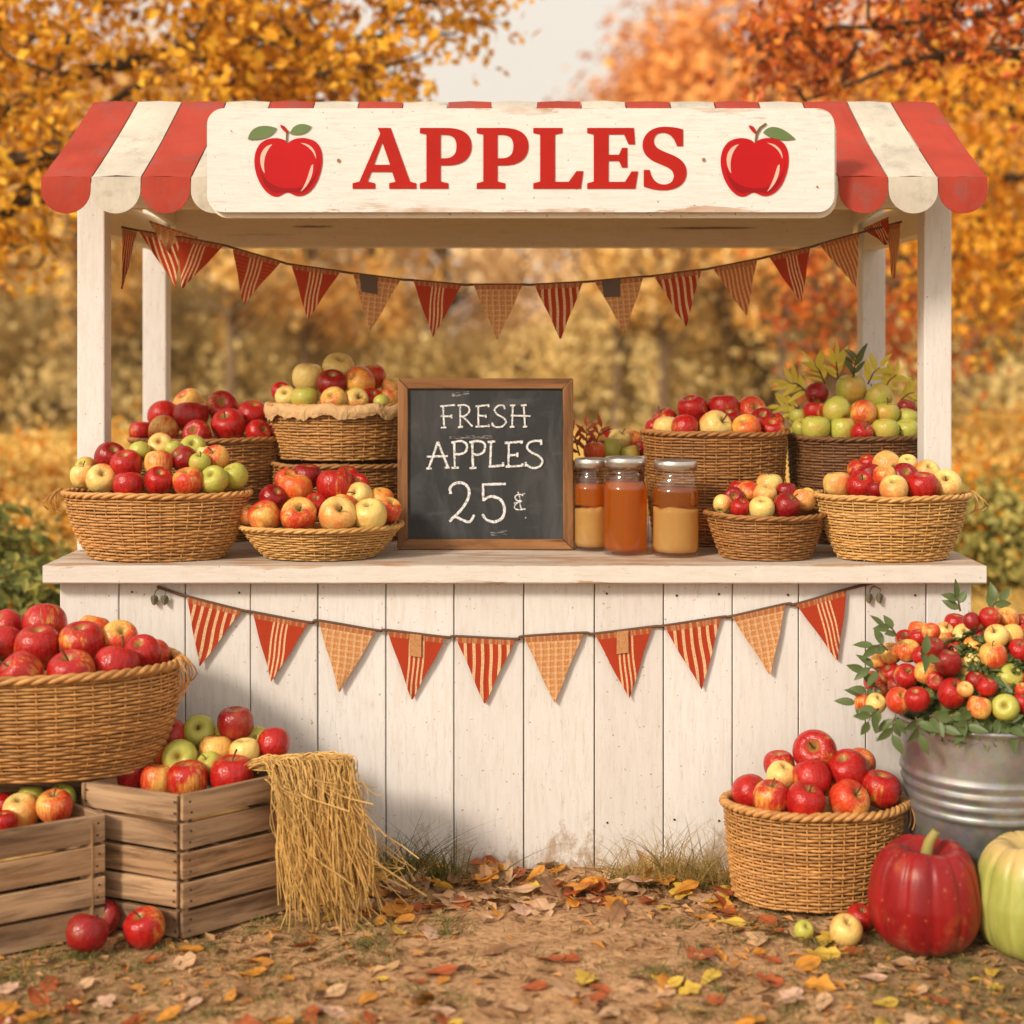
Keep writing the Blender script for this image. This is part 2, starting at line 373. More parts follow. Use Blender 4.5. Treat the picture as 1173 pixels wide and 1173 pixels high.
m = Mat('clear_glass', .03, .5); gl = m.n('ShaderNodeBsdfGlossy'); gl.inputs['Roughness'].default_value = .04; gl.inputs[0].default_value = (1, 1, 1, 1)
tr = m.n('ShaderNodeBsdfTransparent'); tr.inputs[0].default_value = (.93, .94, .92, 1); lw = m.n('ShaderNodeLayerWeight'); lw.inputs[0].default_value = .3; fac = m.math('MULTIPLY_ADD', m.math('POWER', lw.outputs['Facing'], 2.5), .55, .07)
mxs = m.n('ShaderNodeMixShader'); m.l(fac, mxs.inputs[0]); m.l(tr.outputs[0], mxs.inputs[1]); m.l(gl.outputs[0], mxs.inputs[2]); m.l(mxs.outputs[0], m.nt.nodes['Material Output'].inputs[0]); M['glass'] = m.m
def liquid(name, c, tr, sub=None):
    m = Mat(name, .25, .15); co = m.coord(); n1 = m.noise(co, 26, 5, .65)
    m.base(m.mix(n1, tuple(x * .8 for x in c), tuple(min(1, x * 1.15) for x in c))); 
    t_ = m.n('ShaderNodeBsdfTranslucent'); t_.inputs[0].default_value = (*c, 1); mx_ = m.n('ShaderNodeMixShader'); mx_.inputs[0].default_value = .5
    m.l(m.b.outputs[0], mx_.inputs[1]); m.l(t_.outputs[0], mx_.inputs[2]); 
    tp = m.n('ShaderNodeBsdfTransparent'); tp.inputs[0].default_value = (c[0] ** .3, c[1] ** .45, c[2] ** .55, 1); m2 = m.n('ShaderNodeMixShader'); m2.inputs[0].default_value = tr
    m.l(mx_.outputs[0], m2.inputs[1]); m.l(tp.outputs[0], m2.inputs[2]); m.l(m2.outputs[0], m.nt.nodes['Material Output'].inputs[0])
    return m.m
M['cider'] = liquid('amber_cider', (.84, .24, .01), .48)
M['cider_dark'] = liquid('brown_cider', (.62, .21, .025), .55)
M['sauce'] = liquid('pale_apple_sauce', (.88, .53, .17), .10)
M['lid'] = plain('tin_lid', (.62, .60, .57), .32, .9)

def leafmat(name, stops, trans=.22, rough=.55, objvar=0.0):
    m = Mat(name, rough, .3); rnd = m.island(); c = m.ramp(rnd, stops)
    if objvar:
        c = m.mix(1.0, c, m.ramp(m.orand(), [(0, (1 - objvar, 1 - objvar * 1.1, 1 - objvar)), (.5, (1, 1, 1)), (1, (1, 1 - objvar * .5, 1 - objvar))]), 'MULTIPLY')
    m.leafy(c, trans, rough); return m.m
M['lf_gold'] = leafmat('golden_leaves', [(0, (.22, .08, .01)), (.28, (.78, .36, .02)), (.62, (.95, .60, .06)), (1, (.86, .38, .02))])
M['lf_red'] = leafmat('russet_leaves', [(0, (.16, .03, .012)), (.32, (.62, .12, .02)), (.7, (.86, .32, .04)), (1, (.50, .07, .02))])
M['lf_amber'] = leafmat('amber_leaves', [(0, (.72, .28, .02)), (.5, (.94, .56, .05)), (1, (.88, .40, .03))])
M['lf_far_gold'] = leafmat('far_golden_leaves', [(0, (.62, .30, .05)), (.35, (.90, .56, .14)), (.75, (.95, .74, .34)), (1, (.76, .46, .12))], .15, objvar=.2)
M['lf_far_orange'] = leafmat('far_orange_leaves', [(0, (.60, .22, .05)), (.4, (.90, .44, .11)), (.75, (.95, .60, .20)), (1, (.74, .28, .07))], .15, objvar=.2)
M['lf_olive'] = leafmat('olive_leaves', [(0, (.46, .33, .11)), (.4, (.74, .57, .22)), (.75, (.92, .76, .36)), (1, (.66, .45, .13))], .15, objvar=.2)
M['lf_peach'] = leafmat('peach_leaves', [(0, (.84, .54, .24)), (.5, (.96, .78, .47)), (1, (.88, .60, .26))], .15, objvar=.12)
M['lf_green'] = leafmat('dark_green_leaves', [(0, (.08, .10, .025)), (.5, (.22, .24, .06)), (1, (.48, .44, .10))], .35)
M['lf_mid'] = leafmat('mid_green_leaves', [(0, (.18, .19, .05)), (.5, (.40, .37, .10)), (1, (.70, .58, .16))], .2)
M['bl_orange'] = leafmat('orange_petals', [(0, (.85, .25, .015)), (.5, (.90, .42, .03)), (1, (.88, .55, .06))], .4)
M['sprig'] = leafmat('sprig_leaves', [(0, (.05, .08, .025)), (.6, (.11, .155, .05)), (1, (.19, .22, .08))], .25, .4)
M['sprig_yellow'] = leafmat('yellow_green_leaves', [(0, (.44, .42, .05)), (.5, (.72, .64, .10)), (1, (.86, .68, .12))], .35, .45)
M['sprig_red'] = leafmat('wine_red_leaves', [(0, (.16, .02, .012)), (.5, (.32, .05, .02)), (1, (.50, .14, .03))], .3, .45)
M['meadow'] = leafmat('meadow_stems', [(0, (.52, .34, .08)), (.4, (.84, .56, .15)), (.8, (.95, .64, .18)), (1, (.60, .50, .14))], .2)
M['drygrass'] = leafmat('dry_grass', [(0, (.20, .17, .05)), (.5, (.45, .33, .11)), (1, (.62, .46, .18))], .3)
M['grassgreen'] = leafmat('green_grass', [(0, (.07, .085, .02)), (.6, (.18, .18, .05)), (1, (.36, .30, .09))], .3)
M['litter'] = leafmat('leaf_crumbs', [(0, (.10, .045, .02)), (.35, (.34, .18, .08)), (.7, (.55, .33, .16)), (.85, (.66, .28, .05)), (1, (.20, .11, .05))], .15, .7)
FL = {}
for nm, c in (('tan', (.70, .44, .25)), ('orange', (.76, .31, .045)), ('rust', (.44, .11, .035)), ('yellow', (.80, .50, .08)), ('brown', (.33, .165, .08)), ('pink', (.76, .46, .32))):
    mm = Mat(nm + '_fallen_leaf', .6, .3); co = mm.coord(); n1 = mm.noise(co, 2.2, 5, .65, w=mm.math('MULTIPLY', mm.orand(), 30.0)); y_ = mm.sep(co)[1]
    cc = mm.mix(mm.ramp(n1, [(.3, 0.0), (.7, 1.0)]), tuple(x * .62 for x in c), tuple(min(.85, x * 1.2) for x in c))
    rib = mm.ramp(mm.math('ABSOLUTE', y_), [(.02, .5), (.06, 0.0)]); cc = mm.mix(rib, cc, tuple(x * .45 for x in c))
    mm.leafy(cc, .2, .55); FL[nm] = mm.m

# ------------------------------------------------------------------ ground
def gh(x, y):
    """height of the trodden dirt"""
    D = y + CD
    fade = max(0.0, min(1.0, (7.5 - D) / 2.0)) * max(0.0, min(1.0, (4.5 - abs(x)) / 1.5))
    h = .016 * noise.noise((x * 1.7, y * 2.3, 3.1)) + .009 * noise.noise((x * 6, y * 8, 7.7)) + .004 * noise.noise((x * 19, y * 23, 1.2))
    return h * fade - .004
fx = np.arange(-2.2, 2.2001, .022); fy = np.arange(-1.75, .35, .02)
xs = np.concatenate([-np.geomspace(160, 2.35, 34), fx, np.geomspace(2.35, 160, 34)])
ys = np.concatenate([-np.geomspace(30, 1.9, 14), fy, np.geomspace(.42, 190, 46)])
G = np.array([[(x, y, gh(x, y)) for y in ys] for x in xs])
g = MB(); g.grid(G)
m = Mat('dirt', .9, .15); co = m.coord(); xyz = m.sep(co)
a1 = m.noise(co, 1.3, 5, .6); a2 = m.noise(m.mapv(co, (1, 1.6, 1)), 9, 6, .68); a3 = m.noise(co, 55, 5, .65)
c = m.mix(m.ramp(a2, [(.32, 0.0), (.68, 1.0)]), (.34, .18, .085), (.64, .39, .205))
c = m.mix(m.ramp(a3, [(.34, .75), (.52, 0.0)]), c, (.15, .08, .04))
c = m.mix(m.ramp(a3, [(.62, 0.0), (.75, .6)]), c, (.70, .48, .28))
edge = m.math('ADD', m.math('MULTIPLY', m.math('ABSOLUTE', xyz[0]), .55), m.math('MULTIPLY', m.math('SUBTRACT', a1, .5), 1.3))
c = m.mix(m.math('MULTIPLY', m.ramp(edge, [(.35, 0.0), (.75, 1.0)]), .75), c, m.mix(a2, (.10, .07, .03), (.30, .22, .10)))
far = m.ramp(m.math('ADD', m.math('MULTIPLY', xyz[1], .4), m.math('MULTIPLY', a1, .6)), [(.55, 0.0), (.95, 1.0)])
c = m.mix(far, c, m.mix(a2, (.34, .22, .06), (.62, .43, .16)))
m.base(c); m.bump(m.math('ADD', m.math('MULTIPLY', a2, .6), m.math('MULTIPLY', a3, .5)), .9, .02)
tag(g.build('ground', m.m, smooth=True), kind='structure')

# ------------------------------------------------------------------ stall
stall = empty('market_stall', (0.007, Y(4.7), 0), 'white wooden market stall with red-and-cream striped awning and plank counter', 'stall')
SX, SY = 0.007, Y(4.7)
def sb(mb, name, mats, smooth=False, parent=None):
    o = mb.build(name, mats, None, smooth); 
    o.parent = stall if parent is None else parent
    if parent is None: o.matrix_parent_inverse = Matrix.Translation((-SX, -SY, 0))
    return o
def stallbox(name, lo, hi, mt, bw=.004):
    b = MB(); b.box(lo, hi); o = sb(b, name, mt); bevel(o, bw); return o
CT = .852
# counter slab: two planks of one slab, its front edge a little uneven
bm = bmesh.new()
nx = 90
def slab(x0, x1, y0, y1, z0, z1, seed, mb):
    xs_ = np.linspace(x0, x1, nx)
    rows = []
    for i, x in enumerate(xs_):
        e = .0022 * noise.noise((x * 7, seed, 0)) + .0012 * noise.noise((x * 31, seed, 2)); t = .0016 * noise.noise((x * 5, seed, 9))
        sec = [(y0 + e, z0 + .004), (y0 + e - .0005, z1 - .0022 + t), (y0 + e + .002, z1 + t), (y1 - .004, z1 + t * .5), (y1, z1 - .004), (y1, z0 + .003), (y0 + .004 + e, z0)]
        rows.append([(x, a, b) for a, b in sec])
    mb.grid(np.array(rows), closed_v=True)
    for k in (0, -1):
        mb.add(rows[k], [list(range(7)) if k == -1 else list(range(7))[::-1]])
b = MB(); slab(-1.303 + SX, 1.303 + SX, Y(4.15), Y(4.742), CT - .05, CT, 1.3, b); slab(-1.303 + SX, 1.303 + SX, Y(4.745), Y(5.36), CT - .05, CT - .0005, 5.1, b)
sb(b, 'counter_top', M['top'])
# front boards
seams = [68, 136, 212, 287, 364, 442, 520, 600, 681, 760, 839, 915, 992, 1061, 1113]
DB = 4.205
b = MB()
for i in range(len(seams) - 1):
    x0, x1 = PX(seams[i], DB) + .0015, PX(seams[i + 1], DB) - .0015
    off = random.uniform(-.002, .002); zb = random.uniform(-.02, -.005)
    e = .002
    V = [(x0, Y(DB) + off + .02, zb), (x0, Y(DB) + off + e, zb), (x0 + e, Y(DB) + off, zb), (x1 - e, Y(DB) + off, zb), (x1, Y(DB) + off + e, zb), (x1, Y(DB) + off + .02, zb)]
    V += [(x, y, CT - .053) for x, y, z in V]
    b.add(V, [[k, (k + 1) % 6, 6 + (k + 1) % 6, 6 + k] for k in range(6)]); b.add(V[6:], [[0, 1, 2, 3, 4, 5]]); b.add(V[:6], [[5, 4, 3, 2, 1, 0]])
nl = b
for i in range(len(seams) - 1):
    for px in (seams[i] + 14, seams[i + 1] - 14):
        if random.random() < .72: continue
        for z in (CT - .085 + random.uniform(-.006, .006), .13 + random.uniform(-.01, .01)):
            t = np.linspace(0, 2 * math.pi, 9)[:-1]; x = PX(px, DB) + random.uniform(-.004, .004); nl.add([(x + .0034 * math.cos(q), Y(DB) - .0032, z + .0034 * math.sin(q)) for q in t], [list(range(8))], 1)
front = sb(b, 'front_panel', [M['board'], M['nail']]); front['label'] = 'front of upright white-painted boards'
xl, xr = PX(68, DB) + .004, PX(1113, DB) - .004
b = MB(); b.box((xl + .02, Y(DB) + .0235, 0), (xr - .02, Y(DB) + .034, CT - .056)); sb(b, 'gap_shade_panel', M['dark_gap'])  # dark sheet added behind the boards so their gaps look shaded
for nm, x0, x1 in (('side_panel', xl, xl + .018), ('side_panel', xr - .018, xr)):
    b = MB()
    for k in range(7): b.box((x0, Y(DB) + .026 + k * .155, -.012), (x1, Y(DB) + .026 + k * .155 + .151, CT - .054))
    sb(b, nm, M['board'])
b = MB(); b.box((xl + .02, Y(5.0), .30), (xr - .02, Y(DB) + .05, .325)); sb(b, 'inner_shelf', M['top'])
# posts
PD = 4.45; px0, px1 = 1.295, 1.213
ridgeD, ridgeZ, eaveZ, eaveD, backD = 4.66, 2.216, 1.925, 4.15, 5.55
def roofz(D): return eaveZ + (D - eaveD) / (ridgeD - eaveD) * (ridgeZ - eaveZ) if D < ridgeD else ridgeZ + (D - ridgeD) / (backD - ridgeD) * (1.90 - ridgeZ)
for s in (-1, 1):
    for D, tp in ((PD, 0), (5.24, 1)):
        a, c_ = sorted((s * px0 + SX, s * px1 + SX))
        zt = roofz(D) - .028
        stallbox('post', (a, Y(D), CT + .001), (c_, Y(D) + .078, zt), M['post'], .005)
    # rail along the side under the roof
    a, c_ = sorted((s * 1.27 + SX, s * 1.215 + SX))
    stallbox('side_beam', (a, Y(PD) + .079, 1.795), (c_, Y(5.24) - .002, 1.90), M['beam'])
stallbox('front_beam', (-1.185 + SX, Y(PD) + .02, 1.87), (1.185 + SX, Y(PD) + .075, 1.95), M['beam'])
bb = stallbox('back_beam', (-1.185 + SX, Y(5.25), 1.806), (1.185 + SX, Y(5.31), 1.945), M['beam'])
# awning: 19 stripes, ridge shorter than the eave
NS = 19; EW, RW = 1.305, 1.305
aw = MB()
def stripe_x(k, half): return SX - half + 2 * half * k / NS
for k in range(NS):
    mi = k % 2
    sub = 8
    top, bot = [], []
    for j in range(3):
        u = k + (.012, .5, .988)[j]
        ln = []
        for q in range(13):
            t = q / 12
            if t <= .5: D = eaveD + (ridgeD - eaveD) * t * 2; sag = -.006 * math.sin(math.pi * t * 2)
            else: D = ridgeD + (backD - ridgeD) * (t - .5) * 2; sag = -.008 * math.sin(math.pi * (t - .5) * 2)
            puff = .0035 * math.sin(math.pi * j / 2) + .003 * noise.noise((u * .9, t * 5, 4))
            ln.append((stripe_x(u, EW), Y(D), roofz(D) + sag + puff))
        top.append(ln)
    T = np.array(top); Bm = T.copy(); Bm[:, :, 2] -= .012
    aw.grid(T[::-1], mi=mi); aw.grid(Bm, mi=mi)
sb(aw, 'awning', [M['red_canvas'], M['cream_canvas']], True)
ul_ = MB(); ul_.grid(np.array([[(SX + x, Y(D), roofz(D) - .017) for D in (eaveD + .004, ridgeD, backD - .004)] for x in (-EW + .003, EW - .003)])); sb(ul_, 'roof_boarding', M['beam'])
va = MB()
for sgn, D0, zt in ((1, eaveD - .004, eaveZ + .001),):
    for k in range(NS):
        x0, x1 = stripe_x(k, EW) + .0012, stripe_x(k + 1, EW) - .0012; cx = (x0 + x1) / 2; hw = (x1 - x0) / 2
        th = np.linspace(0, math.pi, 17)
        low = [(cx - hw * math.cos(t), zt - .038 - .064 * math.sin(t)) for t in th]
        bend = lambda z, x: D0 - .006 * math.sin((zt - z) * 20) * sgn - .004 * noise.noise((x * 4, z * 7, k * .37))
        rows = []
        for x, z in low:
            rows.append([(x, Y(bend(zt + (z - zt) * f, x)), zt + (z - zt) * f) for f in np.linspace(0, 1, 6)])
        Gv = np.array(rows); va.grid(Gv if sgn > 0 else Gv[::-1], mi=k % 2)
        Gb = Gv.copy(); Gb[:, :, 1] += .004 * sgn; va.grid(Gb[::-1] if sgn > 0 else Gb, mi=k % 2)
sb(va, 'valance', [M['red_canvas'], M['cream_canvas']], True)
for s in (-1, 1):   # gable boards closing the two ends under the ridge
    gv = MB(); x = SX + s * 1.2
    V = [(x, Y(eaveD + .08), eaveZ + .02), (x, Y(5.45), 1.872), (x, Y(ridgeD), ridgeZ - .03)]
    V2 = [(x - s * .02, y, z) for _, y, z in V]
    gv.add(V + V2, [[0, 1, 2], [3, 5, 4]]); gv.add(V + V2, [[0, 3, 4, 1], [1, 4, 5, 2], [2, 5, 3, 0]]); sb(gv, 'gable_board', M['beam'])

# ------------------------------------------------------------------ flat painted shapes
def bez(pts, n=10):
    """path: list of ('M',p) ('L',p) ('C',c1,c2,p)"""
    out = []
    for s in pts:
        if s[0] in 'ML': out.append(np.array(s[1], float))
        else:
            p0, a, b_, p1 = out[-1], *[np.array(q, float) for q in s[1:]]
            for t in np.linspace(0, 1, n + 1)[1:]:
                out.append((1 - t) ** 3 * p0 + 3 * (1 - t) ** 2 * t * a + 3 * (1 - t) * t * t * b_ + t ** 3 * p1)
    return out
def flat_mesh(name, contours, depth, mats):
    """contours in (x, z); filled with holes, extruded towards -y"""
    cu = bpy.data.curves.new(name, 'CURVE'); cu.dimensions = '2D'; cu.fill_mode = 'BOTH'; cu.extrude = depth / 2
    for ct in contours:
        sp = cu.splines.new('POLY'); sp.points.add(len(ct) - 1); sp.use_cyclic_u = True
        for q, (x, z) in zip(sp.points, ct): q.co = (x, z, 0, 1)
    ob = bpy.data.objects.new(name, cu); COL.objects.link(ob)
    dg = bpy.context.evaluated_depsgraph_get(); me = bpy.data.meshes.new_from_object(ob.evaluated_get(dg))
    bpy.data.objects.remove(ob); bpy.data.curves.remove(cu)
    me.transform(Matrix.Rotation(math.pi / 2, 4, 'X')); me.name = name
    me.materials.clear(); me.materials.append(mats); me.polygons.foreach_set('use_smooth', np.zeros(len(me.polygons), bool)); return me

# ------------------------------------------------------------------ apple sign
DS = 4.083; SFY = Y(DS)
S0 = PX(237, DS); S1 = PX(956, DS); ZT = PZ(124, DS); ZB = PZ(243, DS); SCX = (S0 + S1) / 2
sign = empty('shop_sign', (SCX, SFY, ZB), 'long white painted board reading APPLES between two painted red apples', 'sign')
def loc(px, py): return (PX(px, DS) - SCX, PZ(py, DS) - ZB)
def rrect(x0, z0, x1, z1, r, n=8):
    o = []
    for cx, cz, a0 in ((x1 - r, z1 - r, 0), (x0 + r, z1 - r, 90), (x0 + r, z0 + r, 180), (x1 - r, z0 + r, 270)):
        for k in range(n + 1): t = R(a0 + 90 * k / n); o.append((cx + r * math.cos(t), cz + r * math.sin(t)))
    return o
w2 = (S1 - S0) / 2; hh = ZT - ZB
o = link('sign_board', flat_mesh('sign_board', [rrect(-w2, 0, w2, hh, .045)], .022, M['sign']), sign, (0, .0125, 0))
o = link('backing_board', flat_mesh('backing_board', [rrect(-w2 + .004, -.014, w2 + .010, hh - .01, .05)], .014, M['beam']), sign, (0, .0315, 0))
b = MB()
for x in (-.6, .6): b.box((x - .02, .039, .05), (x + .02, .075, .20))
b.build('bracket', M['beam'], sign)
def z2(x, y, ox=380): return loc(ox + x / 2.9325, 80 + y / 2.9325)
def path(pts, ox=380, dx=0):
    q = [(s[0], *[(p[0] + dx, p[1]) for p in s[1:]]) for s in pts]
    return [z2(x, y, ox) for x, y in bez(q)]
def poly(pts, ox=380, dx=0): return [z2(x + dx, y, ox) for x, y in pts]
Lp = [('M', (296, 399)), ('L', (296, 381)), ('L', (318, 375)), ('L', (318, 217)), ('L', (296, 212)), ('L', (296, 195)), ('L', (385, 195)), ('C', (440, 195), (470, 215), (470, 256)), ('C', (470, 300), (435, 321), (390, 321)), ('L', (366, 321)), ('L', (366, 375)), ('L', (392, 381)), ('L', (392, 399))]
Lh = [('M', (366, 218)), ('L', (380, 218)), ('C', (408, 218), (419, 232), (419, 257)), ('C', (419, 284), (406, 297), (380, 297)), ('L', (366, 297))]
A_ = [(70, 399), (70, 381), (93, 375), (163, 214), (154, 195), (198, 195), (263, 375), (284, 381), (284, 399), (193, 399), (193, 381), (214, 376), (203, 343), (133, 343), (121, 375), (146, 381), (146, 399)]
Ah = [(142, 319), (196, 319), (170, 243)]
L_ = [(677, 399), (677, 381), (700, 375), (700, 217), (677, 212), (677, 195), (775, 195), (775, 212), (750, 217), (750, 376), (796, 376), (822, 340), (845, 340), (837, 399)]
E_ = [(858, 399), (858, 381), (880, 375), (880, 217), (858, 212), (858, 195), (1015, 195), (1019, 250), (997, 250), (982, 217), (930, 217), (930, 285), (965, 285), (975, 262), (993, 262), (993, 328), (975, 328), (965, 306), (930, 306), (930, 376), (985, 376), (1007, 341), (1029, 341), (1020, 399)]
S_ = [('M', (1180, 200)), ('L', (1180, 256)), ('L', (1160, 256)), ('C', (1150, 228), (1135, 211), (1112, 211)), ('C', (1091, 211), (1082, 224), (1082, 239)), ('C', (1082, 262), (1105, 270), (1135, 282)), ('C', (1170, 296), (1192, 312), (1192, 345)), ('C', (1192, 382), (1160, 404), (1115, 404)), ('C', (1092, 404), (1068, 400), (1048, 391)), ('L', (1048, 336)), ('L', (1068, 336)), ('C', (1074, 368), (1092, 385), (1116, 385)), ('C', (1138, 385), (1149, 372), (1149, 356)), ('C', (1149, 334), (1125, 325), (1098, 314)), ('C', (1062, 300), (1044, 282), (1044, 252)), ('C', (1044, 216), (1075, 191), (1118, 191)), ('C', (1140, 191), (1160, 194), (1180, 200))]
letters = [poly(A_), poly(Ah), path(Lp), path(Lh), path(Lp, dx=191), path(Lh, dx=191), poly(L_), poly(E_), path(S_)]
o = link('lettering', flat_mesh('lettering', letters, .0016, M['red_paint']), sign, (0, -.0001, 0)); o['label'] = 'red slab-serif capitals reading APPLES'
body = [('M', (968, 246)), ('C', (955, 226), (905, 222), (878, 244)), ('C', (845, 275), (850, 335), (872, 378)), ('C', (890, 412), (915, 432), (938, 424)), ('C', (952, 418), (956, 412), (966, 412)), ('C', (976, 412), (986, 424), (1006, 424)), ('C', (1035, 422), (1058, 396), (1070, 365)), ('C', (1090, 315), (1088, 262), (1060, 241)), ('C', (1030, 222), (985, 226), (968, 246))]
shade = [('M', (930, 414)), ('C', (950, 408), (985, 408), (1006, 414)), ('C', (1042, 408), (1066, 360), (1074, 310)), ('C', (1064, 372), (1020, 400), (980, 398)), ('C', (930, 400), (890, 380), (872, 330)), ('C', (880, 380), (900, 410), (930, 414))]
hl1 = [('M', (915, 251)), ('C', (890, 252), (868, 282), (876, 318)), ('C', (880, 335), (886, 346), (890, 347)), ('C', (884, 318), (886, 280), (915, 251))]
hl2 = [('M', (1010, 410)), ('C', (1035, 392), (1055, 355), (1052, 318)), ('C', (1040, 318), (1042, 360), (1010, 410))]
hl3 = [('M', (1010, 246)), ('C', (1040, 246), (1064, 268), (1062, 300)), ('C', (1052, 270), (1035, 256), (1010, 246))]
stem1 = [(960, 244), (961, 212), (966, 203), (972, 206), (967, 216), (966, 244)]
red1 = [('M', (941, 186)), ('C', (952, 184), (966, 194), (967, 214)), ('C', (955, 208), (944, 198), (941, 186))]
leafL = [('M', (833, 233)), ('C', (838, 196), (875, 176), (930, 196)), ('C', (918, 226), (875, 240), (833, 233))]
leafR = [('M', (974, 214)), ('C', (982, 186), (1010, 172), (1046, 190)), ('C', (1036, 216), (1000, 224), (974, 214))]
def emblem(ox, dx, leaves, stem, red):
    e = link('apple_emblem', flat_mesh('apple_emblem', [path(body, ox, dx)], .0016, M['red_apple_paint']), sign, (0, -.0001, 0))
    link('shading', flat_mesh('shading', [path(shade, ox, dx)], .001, M['dark_red_paint']), e, (0, -.0011, 0))
    [link('highlight', flat_mesh('highlight', [path(h, ox, dx)], .001, M['pink_paint']), e, (0, -.0012, 0)) for h in (hl1, hl2, hl3)]
    link('stem', flat_mesh('stem', [poly(stem, ox, dx)], .001, M['stem_paint']), e, (0, -.0013, 0))
    link('bud', flat_mesh('bud', [path(red, ox, dx)], .001, M['red_paint']), e, (0, -.0024, 0))
    for lf in leaves: link('leaf', flat_mesh('leaf', [path(lf, ox, dx)], .001, M['leaf_paint']), e, (0, -.0012, 0))
    return e
emblem(0, 0, [leafL, leafR], stem1, red1)['label'] = 'painted red apple with two green leaves'
leafB = [('M', (985 + 12, 211)), ('C', (1015, 180), (1060, 186), (1106, 233)), ('C', (1060, 242), (1020, 232), (997, 211))]
stem2 = [(968, 244), (972, 212), (984, 192), (1005, 178), (1010, 183), (991, 198), (980, 216), (975, 244)]
red2 = [('M', (948, 187)), ('C', (962, 186), (974, 196), (973, 216)), ('C', (960, 208), (950, 198), (948, 187))]
emblem(773, -700.5, [leafB], stem2, red2)['label'] = 'painted red apple with one green leaf'
b = MB()
for px, py, r in ((388, 184, .005), (806, 183, .005), (936, 214, .003), (265, 150, .002)):
    x, z = loc(px, py); t = np.linspace(0, 2 * math.pi, 9)[:-1]; b.add([(x + r * math.cos(k), -.0018, z + r * 1.1 * math.sin(k)) for k in t] , [list(range(8))])
b.build('nail_mark', plain('knot_brown', (.34, .17, .07), .8), sign)
# cracks in the beam
b = MB()
for x0, x1, z, hmax in ((.50, .86, 1.873, .009), (-.77, -.62, 1.878, .008), (-1.0, -.75, 1.85, .002)):
    n = 14; up = []; dn = []
    for k in range(n + 1):
        t = k / n; wv = .002 * noise.noise((t * 6, x0, 1)); hgt = hmax * math.sin(math.pi * t) ** .7 * (.6 + .4 * noise.noise((t * 8, x0, 5)))
        up.append((x0 + (x1 - x0) * t, Y(5.25) - .002, z + wv + hgt / 2)); dn.append((x0 + (x1 - x0) * t, Y(5.25) - .002, z + wv - hgt / 2))
    b.grid(np.array([up, dn]))
sb(b, 'crack', M['nail'], parent=None)

